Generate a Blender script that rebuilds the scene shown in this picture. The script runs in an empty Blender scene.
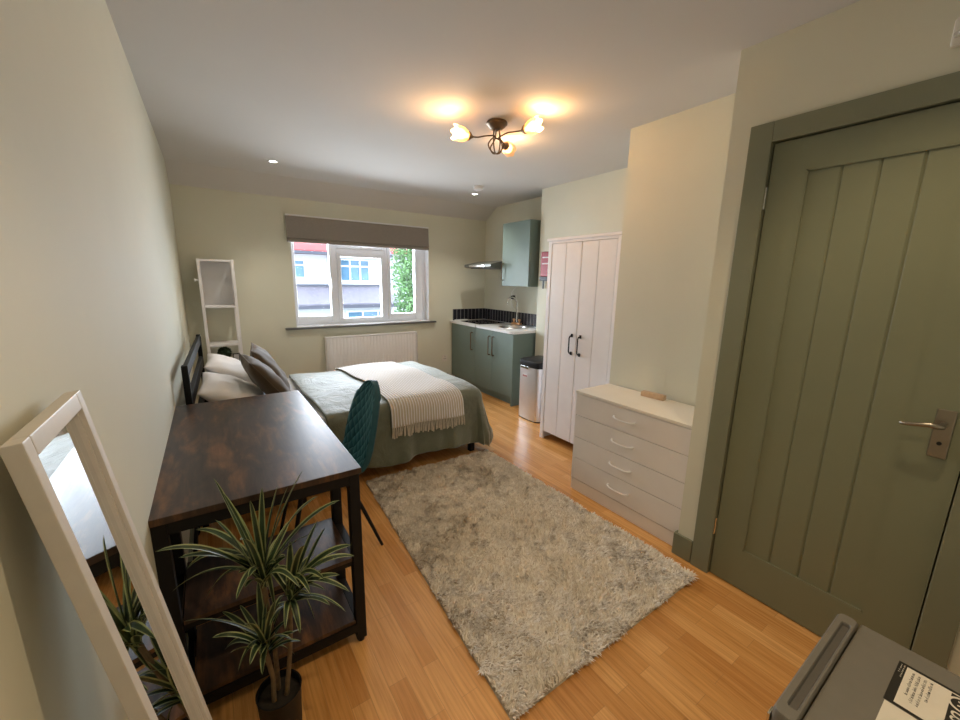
import bpy, bmesh, math, random
import numpy as np
from mathutils import Vector, Matrix
random.seed(7); rng = np.random.default_rng(7)
C = bpy.context.scene.collection
PI = math.pi

# ------------------------------------------------------------------ materials
def new_mat(name):
    m = bpy.data.materials.new(name); m.use_nodes = True
    nt = m.node_tree; nt.nodes.clear()
    out = nt.nodes.new('ShaderNodeOutputMaterial')
    b = nt.nodes.new('ShaderNodeBsdfPrincipled')
    nt.links.new(b.outputs[0], out.inputs[0])
    return m, nt, b, out
def node(nt, t, **kw):
    n = nt.nodes.new(t)
    for k, v in kw.items():
        if k in n.inputs: n.inputs[k].default_value = v
        else: setattr(n, k, v)
    return n
def coords(nt, scale=(1,1,1), rot=(0,0,0), kind='Object'):
    tc = nt.nodes.new('ShaderNodeTexCoord'); mp = nt.nodes.new('ShaderNodeMapping')
    mp.inputs['Scale'].default_value = scale; mp.inputs['Rotation'].default_value = rot
    nt.links.new(tc.outputs[kind], mp.inputs[0]); return mp.outputs[0]
def ramp(nt, fac, stops):
    r = nt.nodes.new('ShaderNodeValToRGB'); e = r.color_ramp.elements
    e[0].position, e[0].color = stops[0][0], (*stops[0][1], 1)
    e[1].position, e[1].color = stops[1][0], (*stops[1][1], 1)
    for p, c in stops[2:]:
        x = e.new(p); x.color = (*c, 1)
    nt.links.new(fac, r.inputs[0]); return r.outputs[0]
def mixc(nt, fac, a, b, mode='MIX'):
    m = nt.nodes.new('ShaderNodeMix'); m.data_type = 'RGBA'; m.blend_type = mode
    for s, v in ((0, fac), (6, a), (7, b)):
        if hasattr(v, 'is_linked'): nt.links.new(v, m.inputs[s])
        elif s == 0: m.inputs[0].default_value = v
        else: m.inputs[s].default_value = (*v, 1)
    return m.outputs[2]
def bump(nt, b, h, strength=.2, dist=.01):
    n = nt.nodes.new('ShaderNodeBump'); n.inputs['Strength'].default_value = strength
    n.inputs['Distance'].default_value = dist
    nt.links.new(h, n.inputs['Height']); nt.links.new(n.outputs[0], b.inputs['Normal'])
def plain(name, col, rough=.5, metal=0, noise=.04, nscale=30, bmp=0, bscale=200, **kw):
    m, nt, b, _ = new_mat(name)
    co = coords(nt)
    n = node(nt, 'ShaderNodeTexNoise', Scale=nscale, Detail=3.0); nt.links.new(co, n.inputs[0])
    c0 = tuple(max(0, c*(1-noise)) for c in col); c1 = tuple(min(1, c*(1+noise)) for c in col)
    nt.links.new(ramp(nt, n.outputs[0], [(.3, c0), (.7, c1)]), b.inputs['Base Color'])
    b.inputs['Roughness'].default_value = rough; b.inputs['Metallic'].default_value = metal
    for k, v in kw.items(): b.inputs[k.replace('_', ' ')].default_value = v
    if bmp:
        n2 = node(nt, 'ShaderNodeTexNoise', Scale=bscale, Detail=2.0); nt.links.new(co, n2.inputs[0])
        bump(nt, b, n2.outputs[0], bmp, .002)
    return m
def math_(nt, op, a, b=None):
    n = nt.nodes.new('ShaderNodeMath'); n.operation = op
    for i, v in enumerate((a, b)):
        if v is None: continue
        if hasattr(v, 'is_linked'): nt.links.new(v, n.inputs[i])
        else: n.inputs[i].default_value = v
    return n.outputs[0]
def emis(name, col, s):
    m, nt, b, _ = new_mat(name); b.inputs['Base Color'].default_value = (*col, 1)
    b.inputs['Emission Color'].default_value = (*col, 1); b.inputs['Emission Strength'].default_value = s
    return m

M = {}
M['wall'] = plain('wall_paint', (.67, .66, .54), .75, noise=.015, nscale=3, bmp=.08, bscale=260)
M['ceiling'] = plain('ceiling_paint', (.62, .595, .56), .85, noise=.01, nscale=3)
M['white_gloss'] = plain('white_gloss', (.80, .80, .80), .3, noise=.01)
M['upvc'] = plain('upvc', (.84, .87, .93), .3, noise=.01)
M['white_wood'] = plain('white_wood', (.85, .82, .82), .4, noise=.02, nscale=8)
M['chest_white'] = plain('chest_white', (.80, .755, .71), .42, noise=.02, nscale=8)
M['chest_top'] = plain('chest_top', (.84, .79, .69), .42, noise=.02, nscale=8)
M['frame_white'] = plain('frame_white', (.64, .60, .55), .45, noise=.03)
M['sage'] = plain('sage_paint', (.165, .222, .192), .5, noise=.02, nscale=10, bmp=.03)
M['door_green'] = plain('door_paint', (.20, .212, .135), .38, noise=.02, nscale=6, bmp=.04, bscale=120)
M['trim_green'] = plain('trim_paint', (.205, .212, .14), .38, noise=.02, nscale=6)
M['black_metal'] = plain('black_metal', (.007, .007, .008), .55, noise=.1, Specular_IOR_Level=.25)
M['black_plastic'] = plain('black_plastic', (.012, .012, .013), .4, noise=.05, Specular_IOR_Level=.3)
M['pot_black'] = plain('pot_black', (.006, .006, .006), .5, noise=.1, Specular_IOR_Level=.3)
M['chrome'] = plain('chrome', (.75, .74, .72), .18, 1, noise=.02)
M['satin_nickel'] = plain('satin_nickel', (.34, .31, .26), .33, 1, noise=.04)
M['white_metal'] = plain('white_metal', (.85, .84, .83), .35, .2, noise=.02)
M['bin_steel'] = plain('bin_steel', (.82, .82, .84), .42, .85, noise=.02)
M['hood_steel'] = plain('hood_steel', (.20, .20, .18), .5, .8, noise=.04)
M['steel'] = plain('brushed_steel', (.62, .60, .58), .32, 1, noise=.05, nscale=60)
M['brass'] = plain('copper_brass', (.75, .42, .22), .3, 1, noise=.04)
M['antique'] = plain('antique_bronze', (.18, .12, .07), .35, .8, noise=.15)
M['blind'] = plain('blind_fabric', (.29, .255, .225), .9, noise=.06, nscale=90, bmp=.2, bscale=500)
M['sill'] = plain('sill_slate', (.13, .13, .13), .4, noise=.1)
M['radiator'] = plain('radiator_enamel', (.84, .81, .80), .35, noise=.01)
M['sheet'] = plain('white_cotton', (.84, .84, .88), .85, noise=.02, bmp=.15, bscale=14)
M['pillow_white'] = plain('pillow_cotton', (.86, .82, .80), .85, noise=.02, bmp=.2, bscale=12)
M['cushion'] = plain('brown_velvet', (.090, .058, .030), .8, noise=.12, nscale=6, bmp=.2, bscale=300, Sheen_Weight=.12)
M['teal_plain'] = plain('teal_seam', (.008, .075, .105), .7, noise=.1)
M['red'] = plain('red_pouch', (.34, .012, .018), .45, noise=.05)
M['white_print'] = plain('white_print', (.75, .7, .7), .5, noise=.02)
M['fridge'] = plain('grey_fridge', (.175, .162, .135), .38, noise=.03, nscale=20, bmp=.04, bscale=400)
M['fridge_dark'] = plain('grey_recess', (.12, .112, .10), .5, noise=.04)
M['sticker_black'] = plain('sticker_black', (.02, .018, .015), .4, noise=.05)
M['sticker_cream'] = plain('sticker_cream', (.74, .69, .58), .5, noise=.02)
M['light_wood'] = plain('light_wood', (.62, .42, .26), .5, noise=.12, nscale=25)
M['soil'] = plain('soil', (.02, .015, .01), .95, noise=.4, nscale=60, bmp=.6, bscale=90)
M['stem'] = plain('plant_stem', (.15, .10, .05), .7, noise=.25, nscale=50, bmp=.4, bscale=80)
M['leaf_green'] = plain('leaf_green', (.022, .048, .016), .45, noise=.35, nscale=30)
M['leaf_cream'] = plain('leaf_edge', (.30, .34, .15), .5, noise=.15, nscale=30)
M['boxwood'] = plain('boxwood', (.03, .06, .02), .7, noise=.5, nscale=60, bmp=.8, bscale=70)
M['black_glass'] = plain('black_glass', (.01, .01, .012), .08, noise=.02)
M['worktop'] = plain('white_worktop', (.80, .79, .78), .3, noise=.02, nscale=60)
M['socket'] = plain('socket_plate', (.70, .66, .58), .4, noise=.01)
M['cord_white'] = plain('cord_white', (.75, .74, .7), .5, noise=.01)
M['render_wall'] = plain('house_render', (.70, .72, .74), .9, noise=.04, nscale=6)
M['roof_red'] = plain('roof_red_tile', (.50, .10, .10), .8, noise=.15, nscale=30)
M['roof_grey'] = plain('roof_grey_tile', (.24, .22, .26), .85, noise=.2, nscale=12)
M['gutter'] = plain('gutter_grey', (.10, .10, .13), .6, noise=.1)
M['ext_glass'] = plain('house_glass', (.12, .24, .36), .1, noise=.3, nscale=2)
M['tree_leaf'] = plain('tree_leaf', (.17, .32, .12), .6, noise=.45, nscale=3)
M['bark'] = plain('bark', (.12, .09, .06), .9, noise=.3, nscale=20)
M['ground'] = plain('street_ground', (.20, .20, .19), .95, noise=.15, nscale=2)
M['shade_on'] = None

def mk_glass():
    m, nt, b, out = new_mat('window_glass')
    nt.nodes.remove(b)
    t = nt.nodes.new('ShaderNodeBsdfTransparent'); g = nt.nodes.new('ShaderNodeBsdfGlossy')
    t.inputs[0].default_value = (.96, .98, 1, 1); g.inputs['Roughness'].default_value = .02
    f = node(nt, 'ShaderNodeFresnel', IOR=1.35); mx = nt.nodes.new('ShaderNodeMixShader')
    nt.links.new(f.outputs[0], mx.inputs[0]); nt.links.new(t.outputs[0], mx.inputs[1]); nt.links.new(g.outputs[0], mx.inputs[2])
    nt.links.new(mx.outputs[0], out.inputs[0]); return m
M['glass'] = mk_glass()
def mk_mirror():
    m, nt, b, _ = new_mat('mirror_glass')
    b.inputs['Base Color'].default_value = (.86, .88, .88, 1); b.inputs['Metallic'].default_value = 1
    b.inputs['Roughness'].default_value = .015; return m
M['mirror'] = mk_mirror()
def mk_shade():
    m, nt, b, out = new_mat('lit_frosted_glass')
    b.inputs['Base Color'].default_value = (.9, .7, .45, 1); b.inputs['Roughness'].default_value = .4
    b.inputs['Emission Color'].default_value = (1, .34, .05, 1); b.inputs['Emission Strength'].default_value = .42
    t = nt.nodes.new('ShaderNodeBsdfTransparent'); t.inputs[0].default_value = (1, .85, .6, 1)
    mx = nt.nodes.new('ShaderNodeMixShader'); mx.inputs[0].default_value = .35
    nt.links.new(b.outputs[0], mx.inputs[1]); nt.links.new(t.outputs[0], mx.inputs[2]); nt.links.new(mx.outputs[0], out.inputs[0])
    return m
M['shade_on'] = mk_shade()
M['bulb_on'] = emis('bulb_lit', (1, .70, .36), 7)
M['spot_on'] = emis('downlight_lit', (1, .95, .85), 14)

def mk_floor():
    m, nt, b, _ = new_mat('oak_strip_floor')
    co = coords(nt, rot=(0, 0, PI/2))
    br = node(nt, 'ShaderNodeTexBrick', Scale=1.0); br.offset = .37; br.offset_frequency = 2; br.squash = 1
    br.inputs['Brick Width'].default_value = .47; br.inputs['Row Height'].default_value = .066
    br.inputs['Mortar Size'].default_value = .0007; br.inputs['Mortar Smooth'].default_value = .1; br.inputs['Bias'].default_value = 0
    br.inputs['Color1'].default_value = (0, 0, 0, 1); br.inputs['Color2'].default_value = (1, 1, 1, 1); br.inputs['Mortar'].default_value = (.5, .5, .5, 1)
    nt.links.new(co, br.inputs[0])
    base = ramp(nt, br.outputs[0], [(0, (.58, .27, .078)), (1, (.77, .42, .15)), (.5, (.68, .345, .108))])
    co2 = coords(nt, scale=(30, 1.1, 1))
    n = node(nt, 'ShaderNodeTexNoise', Scale=3.0, Detail=6.0, Roughness=.6); nt.links.new(co2, n.inputs[0])
    g = ramp(nt, n.outputs[0], [(.33, (.66, .58, .48)), (.62, (1.0, 1.0, 1.0))])
    c = mixc(nt, .8, base, g, 'MULTIPLY')
    dark = mixc(nt, br.outputs['Fac'], c, (.42, .22, .08))
    nt.links.new(dark, b.inputs['Base Color'])
    b.inputs['Roughness'].default_value = .26
    bump(nt, b, n.outputs[0], .04, .002)
    return m
M['floor'] = mk_floor()
def mk_rustic():
    m, nt, b, _ = new_mat('rustic_brown_board')
    co = coords(nt, scale=(5, 1.3, 1))
    n = node(nt, 'ShaderNodeTexNoise', Scale=3.2, Detail=7.0, Roughness=.62, Distortion=.5); nt.links.new(co, n.inputs[0])
    co2 = coords(nt, scale=(34, 2.2, 10))
    n2 = node(nt, 'ShaderNodeTexNoise', Scale=3.0, Detail=5.0); nt.links.new(co2, n2.inputs[0])
    c = ramp(nt, n.outputs[0], [(.30, (.020, .013, .010)), (.70, (.21, .095, .036)), (.50, (.062, .035, .022))])
    g = ramp(nt, n2.outputs[0], [(.3, (.6, .6, .6)), (.7, (1.1, 1.1, 1.1))])
    nt.links.new(mixc(nt, .8, c, g, 'MULTIPLY'), b.inputs['Base Color'])
    b.inputs['Roughness'].default_value = .36; b.inputs['Specular IOR Level'].default_value = .45
    bump(nt, b, n2.outputs[0], .10, .002)
    return m
M['rustic'] = mk_rustic()
def mk_teal():
    m, nt, b, _ = new_mat('teal_quilted_velvet')
    tc = nt.nodes.new('ShaderNodeTexCoord'); sp = nt.nodes.new('ShaderNodeSeparateXYZ'); nt.links.new(tc.outputs['UV'], sp.inputs[0])
    k = 2*PI/.076/2
    a = math_(nt, 'ABSOLUTE', math_(nt, 'SINE', math_(nt, 'MULTIPLY', math_(nt, 'ADD', sp.outputs[0], sp.outputs[1]), k)))
    c = math_(nt, 'ABSOLUTE', math_(nt, 'SINE', math_(nt, 'MULTIPLY', math_(nt, 'SUBTRACT', sp.outputs[0], sp.outputs[1]), k)))
    h = math_(nt, 'MULTIPLY', math_(nt, 'POWER', a, .5), math_(nt, 'POWER', c, .5))
    nt.links.new(ramp(nt, h, [(.0, (.004, .038, .056)), (.35, (.008, .085, .118))]), b.inputs['Base Color'])
    b.inputs['Roughness'].default_value = .6; b.inputs['Sheen Weight'].default_value = .35
    b.inputs['Sheen Tint'].default_value = (.2, .7, .7, 1)
    bump(nt, b, h, .7, .012); return m
M['teal'] = mk_teal()
def mk_duvet():
    m, nt, b, _ = new_mat('sage_satin_duvet')
    co = coords(nt)
    n = node(nt, 'ShaderNodeTexNoise', Scale=7.0, Detail=6.0, Roughness=.6, Distortion=.8); nt.links.new(co, n.inputs[0])
    nt.links.new(ramp(nt, n.outputs[0], [(.3, (.118, .130, .084)), (.7, (.160, .174, .118))]), b.inputs['Base Color'])
    b.inputs['Roughness'].default_value = .55; b.inputs['Sheen Weight'].default_value = .5
    bump(nt, b, n.outputs[0], .8, .02); return m
M['duvet'] = mk_duvet()
def mk_throw():
    m, nt, b, _ = new_mat('ribbed_cream_throw')
    tc = nt.nodes.new('ShaderNodeTexCoord'); sp = nt.nodes.new('ShaderNodeSeparateXYZ'); nt.links.new(tc.outputs['UV'], sp.inputs[0])
    s = math_(nt, 'SINE', math_(nt, 'MULTIPLY', sp.outputs[0], 2*PI/.021))
    nt.links.new(ramp(nt, s, [(.15, (.60, .54, .46)), (.7, (.84, .85, .90))]), b.inputs['Base Color'])
    b.inputs['Roughness'].default_value = .9
    bump(nt, b, s, .6, .004); return m
M['throw'] = mk_throw()
M['fringe'] = plain('cream_fringe', (.62, .56, .46), .9, noise=.1, nscale=80)
def mk_tiles():
    m, nt, b, _ = new_mat('dark_upright_tiles')
    tc = nt.nodes.new('ShaderNodeTexCoord'); br = node(nt, 'ShaderNodeTexBrick', Scale=1.0); br.offset = 0
    br.inputs['Brick Width'].default_value = .062; br.inputs['Row Height'].default_value = .2
    br.inputs['Mortar Size'].default_value = .003
    br.inputs['Color1'].default_value = (.018, .019, .028, 1); br.inputs['Color2'].default_value = (.035, .036, .05, 1)
    br.inputs['Mortar'].default_value = (.32, .32, .33, 1)
    nt.links.new(tc.outputs['UV'], br.inputs[0]); nt.links.new(br.outputs[0], b.inputs['Base Color'])
    b.inputs['Roughness'].default_value = .2; bump(nt, b, br.outputs['Fac'], -.3, .002); return m
M['tiles'] = mk_tiles()
def mk_rug():
    m, nt, b, _ = new_mat('shag_pile')
    at = nt.nodes.new('ShaderNodeAttribute'); at.attribute_name = 'tone'
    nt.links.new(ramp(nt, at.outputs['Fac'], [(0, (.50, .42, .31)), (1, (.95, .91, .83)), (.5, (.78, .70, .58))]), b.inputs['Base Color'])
    b.inputs['Roughness'].default_value = .55; b.inputs['Sheen Weight'].default_value = .3
    return m
M['rug'] = mk_rug()
M['rug_base'] = plain('rug_backing', (.50, .42, .31), .95, noise=.15, nscale=40)

# ------------------------------------------------------------------ mesh helpers
class MB:
    def __init__(s): s.bm = bmesh.new(); s.uv = None; s.bevelled = False
    def box(s, x0, x1, y0, y1, z0, z1, bev=0, seg=2, mi=0):
        r = bmesh.ops.create_cube(s.bm, size=1, matrix=Matrix.Translation(((x0+x1)/2, (y0+y1)/2, (z0+z1)/2)) @ Matrix.Diagonal((x1-x0, y1-y0, z1-z0, 1)))
        vs = r['verts']; fs = {f for v in vs for f in v.link_faces}
        for f in fs: f.material_index = mi
        if bev:
            s.bevelled = True
            es = {e for v in vs for e in v.link_edges}
            bmesh.ops.bevel(s.bm, geom=list(es), offset=bev, segments=seg, affect='EDGES', profile=.5)
        return s
    def obox(s, c, size, rot, bev=0, seg=2):
        mt = Matrix.Translation(c) @ rot.to_4x4() @ Matrix.Diagonal((*size, 1))
        r = bmesh.ops.create_cube(s.bm, size=1, matrix=mt); vs = r['verts']
        if bev:
            s.bevelled = True
            es = {e for v in vs for e in v.link_edges}
            bmesh.ops.bevel(s.bm, geom=list(es), offset=bev, segments=seg, affect='EDGES', profile=.5)
        return s
    def tube(s, pts, r, n=10, cap=True, mi=0):
        pts = [Vector(p) for p in pts]; rs = r if isinstance(r, (list, tuple)) else [r]*len(pts)
        rings = []; up = None
        for i, p in enumerate(pts):
            d = (pts[min(i+1, len(pts)-1)] - pts[max(i-1, 0)]).normalized()
            if up is None: up = Vector((0, 0, 1)) if abs(d.z) < .9 else Vector((1, 0, 0))
            a = (up - d*up.dot(d)).normalized(); b = d.cross(a); up = a
            rings.append([s.bm.verts.new(p + (a*math.cos(2*PI*k/n) + b*math.sin(2*PI*k/n))*rs[i]) for k in range(n)])
        for a, b in zip(rings, rings[1:]):
            for k in range(n):
                f = s.bm.faces.new((a[k], a[(k+1) % n], b[(k+1) % n], b[k])); f.material_index = mi
        if cap:
            s.bm.faces.new(rings[0][::-1]).material_index = mi; s.bm.faces.new(rings[-1]).material_index = mi
        return s
    def lathe(s, prof, c=(0, 0, 0), axis=None, n=32, mi=0, sx=1, sy=1):
        q = Vector((0, 0, 1)).rotation_difference(Vector(axis)).to_matrix() if axis is not None else Matrix.Identity(3)
        c = Vector(c); rings = []
        for r, z in prof:
            if r < 1e-6: rings.append([s.bm.verts.new(c + q @ Vector((0, 0, z)))])
            else: rings.append([s.bm.verts.new(c + q @ Vector((r*sx*math.cos(2*PI*k/n), r*sy*math.sin(2*PI*k/n), z))) for k in range(n)])
        for a, b in zip(rings, rings[1:]):
            for k in range(n):
                if len(a) == 1 and len(b) == 1: continue
                if len(a) == 1: f = s.bm.faces.new((a[0], b[(k+1) % n], b[k]))
                elif len(b) == 1: f = s.bm.faces.new((a[k], a[(k+1) % n], b[0]))
                else: f = s.bm.faces.new((a[k], a[(k+1) % n], b[(k+1) % n], b[k]))
                f.material_index = mi
        return s
    def prism(s, poly, lo, hi, axis='z', mi=0):
        def P(u, v, w): return {'z': (u, v, w), 'x': (w, u, v), 'y': (u, w, v)}[axis]
        a = [s.bm.verts.new(P(u, v, lo)) for u, v in poly]; b = [s.bm.verts.new(P(u, v, hi)) for u, v in poly]
        n = len(poly)
        f0 = s.bm.faces.new(a); f1 = s.bm.faces.new(b[::-1]); fs = [f0, f1]
        for k in range(n): fs.append(s.bm.faces.new((a[k], b[k], b[(k+1) % n], a[(k+1) % n])))
        for f in fs: f.material_index = mi
        return s
    def grid(s, fn, nu, nv, uvf=None, closed_u=False, mi=0):
        vs = [[s.bm.verts.new(fn(i/(nu), j/(nv))) for j in range(nv+1)] for i in range(nu + (0 if closed_u else 1))]
        if uvf and s.uv is None: s.uv = s.bm.loops.layers.uv.new('UVMap')
        L = len(vs)
        for i in range(nu):
            for j in range(nv):
                f = s.bm.faces.new((vs[i][j], vs[(i+1) % L][j], vs[(i+1) % L][j+1], vs[i][j+1])); f.material_index = mi
                if uvf:
                    for lp, (a, b) in zip(f.loops, ((i, j), (i+1, j), (i+1, j+1), (i, j+1))): lp[s.uv].uv = uvf(a/nu, b/nv)
        return s
    def build(s, name, mats, parent=None, smooth=35, keep=False):
        bmesh.ops.recalc_face_normals(s.bm, faces=s.bm.faces) if not keep else None
        me = bpy.data.meshes.new(name); s.bm.to_mesh(me); s.bm.free()
        o = link(name, me, mats, parent)
        if smooth:
            me.polygons.foreach_set('use_smooth', [True]*len(me.polygons))
            me.set_sharp_from_angle(angle=math.radians(smooth))
            if s.bevelled:
                wn = o.modifiers.new('weighted_normals', 'WEIGHTED_NORMAL'); wn.keep_sharp = True; wn.weight = 100; wn.mode = 'FACE_AREA'
        return o
def root_of(o):
    while o.parent: o = o.parent
    return o
def link(name, me, mats, parent=None):
    for m in (mats if isinstance(mats, (list, tuple)) else [mats]): me.materials.append(M[m])
    o = bpy.data.objects.new(name, me); C.objects.link(o)
    if parent:
        o.parent = parent
        r = root_of(parent)
        me.transform(Matrix.Translation(-Vector(r.location)))
    return o
def thing(name, label, cat, loc, group=None):
    o = bpy.data.objects.new(name, None); C.objects.link(o); o.location = loc; o.empty_display_size = .1
    o['label'] = label; o['category'] = cat
    if group: o['group'] = group
    return o
def tag(o, label, cat, group=None):
    o['label'] = label; o['category'] = cat
    if group: o['group'] = group
    return o
def structure(o): o['kind'] = 'structure'; return o
def struct_root(name, loc):
    o = bpy.data.objects.new(name, None); C.objects.link(o); o.location = loc; o['kind'] = 'structure'; return o
def centre(o):
    """put a single-mesh thing's origin at the middle of its base"""
    co = [v.co for v in o.data.vertices]
    c = Vector(((min(v.x for v in co)+max(v.x for v in co))/2, (min(v.y for v in co)+max(v.y for v in co))/2, min(v.z for v in co)))
    o.data.transform(Matrix.Translation(-c)); o.location = c; return o
def vec(*a): return Vector(a)

# ------------------------------------------------------------------ room
XL, XL2, XD, XA, XW, XK = -.209, -.186, 1.951, 2.342, 3.07, 3.33
YB, YF, ZC = -.60, 4.75, 2.39
structure(MB().box(-.5, 3.6, YB-.2, 5.05, -.15, 0).build('floor', 'floor', smooth=0))
structure(MB().prism([(YB-.2, ZC), (4.50, ZC), (4.75, 2.235), (5.05, 2.235), (5.05, 2.62), (YB-.2, 2.62)], -.5, 3.6, 'x').build('ceiling', 'ceiling', smooth=0))
structure(MB().prism([(-.5, YB), (XL, YB), (XL2, YF), (-.5, YF)], 0, 2.5).build('wall_left', 'wall', smooth=0))
w = MB().prism([(XD, .80), (XD, .94), (XA, .94), (XA, 1.745), (XW, 1.745), (XW, 3.34), (XK, 3.34), (XK, YF), (3.6, YF), (3.6, .80)], 0, 2.5)
w.box(XD, 3.6, YB, .045, 0, 2.5).box(XD, 3.6, .045, .80, 2.03, 2.5).box(2.03, 3.6, .045, .80, 0, 2.03)
structure(w.build('wall_right', 'wall', smooth=0))
structure(MB().box(-.5, 3.6, YB-.2, YB, 0, 2.5).build('wall_front', 'wall', smooth=0))
WX0, WX1, WZ0, WZ1 = .785, 2.43, .876, 2.06
w = MB().box(-.5, WX0, YF, 5.05, 0, 2.5).box(WX1, 3.6, YF, 5.05, 0, 2.5).box(WX0, WX1, YF, 5.05, 0, WZ0).box(WX0, WX1, YF, 5.05, WZ1, 2.5)
structure(w.build('wall_back', 'wall', smooth=0))
# baseboards
def skirt(name, x0, x1, y0, y1, z1=.125): structure(MB().box(x0, x1, y0, y1, 0, z1, .006).build(name, 'trim_green'))
structure(MB().prism([(XL, YB), (XL+.014, YB), (XL2+.014, YF), (XL2, YF)], 0, .125).build('baseboard_left', 'trim_green', smooth=0))
skirt('baseboard_back', XL2+.016, 2.72, YF-.014, YF)
b = MB().box(XD-.016, XD, .856, .956, 0, .125, .005).box(XD-.0155, 1.974, .9425, .956, 0, .125, .004)
structure(b.build('baseboard_right', 'trim_green'))
skirt('baseboard_alcove', XA-.014, XA, .958, 1.74)
skirt('baseboard_kitchen', XW-.014, XW, 2.56, 3.34)
skirt('baseboard_front', XL+.016, XD, YB, YB+.014)
skirt('baseboard_door', XD-.014, XD, YB+.016, .0)

# door
d = struct_root('door_1', (1.99, .43, 0))
SB, ST, SL, SR = .006, 1.986, .763, .09
zb, zt, ya, yb_ = .20, 1.868, .222, .642       # panel field
f = MB()
f.box(1.954, 1.994, yb_, SL, SB, ST).box(1.954, 1.994, SR, ya, SB, ST).box(1.954, 1.994, ya, yb_, SB, zb).box(1.954, 1.994, ya, yb_, zt, ST)
f.build('door_frame_boards', 'door_green', d, smooth=0)
pl = MB()
ys = np.linspace(ya, yb_, 5)
for i in range(4):
    a, c = ys[i], ys[i+1]
    pl.prism([(1.989, a), (1.9675, a), (1.962, a+.006), (1.962, c-.006), (1.9675, c), (1.989, c)], zb, zt)
pl.build('panel_boards', 'door_green', d, smooth=0)
mo = MB()
for (y0, y1, z0, z1) in ((ya, yb_, zb, zb+.006), (ya, yb_, zt-.006, zt), (ya, ya+.006, zb, zt), (yb_-.006, yb_, zb, zt)): mo.box(1.955, 1.967, y0, y1, z0, z1)
mo.build('panel_moulding', 'door_green', d, smooth=0)
h = MB().box(1.9455, 1.95355, .124, .168, .875, 1.04, .003)
hp = h.build('handle_plate', 'satin_nickel', d)
MB().tube([(1.9465, .146, .99), (1.9235, .146, .99), (1.9035, .146, .99), (1.8965, .152, .99), (1.8935, .172, .992), (1.8935, .202, .985), (1.8965, .229, .980), (1.9035, .237, .979)], [.009, .009, .009, .009, .0085, .007, .006, .005], 12).build('lever', 'satin_nickel', hp)
MB().lathe([(0, 0), (.006, 0), (.006, .003), (0, .003)], (1.9455, .146, .925), (-1, 0, 0), 16).build('keyhole', 'black_plastic', hp)
for z in (1.735, .225):
    MB().box(1.946, 1.9535, .763, .770, z, z+.085, .002).tube([(1.944, .7665, z), (1.944, .7665, z+.085)], .005, 8).build('hinge', 'chrome', d)
t = MB()
AO, AI = .853, .768
t.box(XD-.018, XD, AI, AO, 0, 2.069, .003).box(XD-.018, XD, .004, .084, 0, 2.069, .003).box(XD-.018, XD, .0841, .7679, 1.991, 2.069, .003)
structure(t.build('trim_1', 'trim_green'))
t = MB().box(XD, 2.028, .768, .799, 0, 2.029).box(XD, 2.028, .046, .086, 0, 2.029).box(XD, 2.028, .087, .767, 1.992, 2.029).box(2.007, 2.02, .087, .10, 0, 1.99)
structure(t.build('trim_2', 'trim_green', smooth=0))

# window
wd = struct_root('window_1', (1.6, 4.86, WZ0))
FY0, FY1 = 4.85, 4.92
ML, MR = (1.236, 1.284), (1.863, 1.899)
f = MB()
f.box(WX0, .797, FY0, FY1, WZ0, WZ1, .004).box(WX1-.045, WX1, FY0, FY1, WZ0, WZ1, .004)
f.box(.797, WX1-.045, FY0, FY1, WZ0, WZ0+.034, .004).box(.797, WX1-.045, FY0, FY1, WZ1-.039, WZ1, .004)
f.box(*ML, FY0, FY1, WZ0+.034, WZ1-.039, .004).box(*MR, FY0, FY1, WZ0+.034, WZ1-.039, .004)
f.box(ML[1], MR[0], FY0, FY1, 1.711, 1.764, .004)
f.build('window_frame', 'upvc', wd)
def sash(x0, x1, z0, z1, t=.045, tb=None, dy=0):
    tb = tb or t
    m = MB(); a, c = FY0-.012+dy, FY1-.02
    m.box(x0, x0+t, a, c, z0, z1, .004).box(x1-t, x1, a, c, z0, z1, .004).box(x0+t, x1-t, a, c, z0, z0+tb, .004).box(x0+t, x1-t, a, c, z1-t, z1, .004)
    o = m.build('sash', 'upvc', wd)
    MB().box(x0+t-.002, x1-t+.002, 4.885, 4.889, z0+tb-.002, z1-t+.002).build('pane', 'glass', o, smooth=0)
    return o
s1 = sash(.798, 1.235, WZ0+.035, WZ1-.04, .036, .075)
s2 = sash(1.285, 1.862, WZ0+.030, 1.71, .045)
s3 = sash(1.285, 1.862, 1.765, WZ1-.04, .035)
s4 = sash(1.900, 2.31, WZ0+.035, WZ1-.04, .037, .075)
MB().box(2.311, WX1-.046, FY0+.002, FY1, WZ0+.0345, WZ1-.039, .004).build('frame_extension', 'upvc', wd)
MB().box(1.205, 1.225, FY0-.03, FY0-.012, 1.36, 1.42, .004).tube([(1.215, FY0-.03, 1.40), (1.215, FY0-.04, 1.33), (1.215, FY0-.04, 1.28)], .008).build('window_handle', 'white_gloss', s1)
MB().box(1.56, 1.60, FY0-.03, FY0-.012, 1.772, 1.792, .004).tube([(1.58, FY0-.03, 1.78), (1.64, FY0-.04, 1.782), (1.69, FY0-.035, 1.782)], .007).build('window_handle', 'white_gloss', s3)
sl = MB().box(.672, 2.517, YF-.045, FY0-.001, WZ0-.022, WZ0, .004)
structure(sl.build('window_sill_1', 'sill'))
sl = MB().box(WX0, WX1, YF-.03, FY0-.001, WZ0, WZ0+.008, .002)
structure(sl.build('trim_3', 'white_gloss'))
# reveal lining (white)
r = MB().box(WX1-.006, WX1-.0005, YF-.001, FY0-.001, WZ0+.008, WZ1-.001).box(WX0+.0005, WX0+.006, YF-.001, FY0-.001, WZ0+.008, WZ1-.001).box(WX0+.006, WX1-.006, YF-.001, FY0-.001, WZ1-.006, WZ1-.0005)
structure(r.build('trim_4', 'white_gloss', smooth=0))

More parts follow.
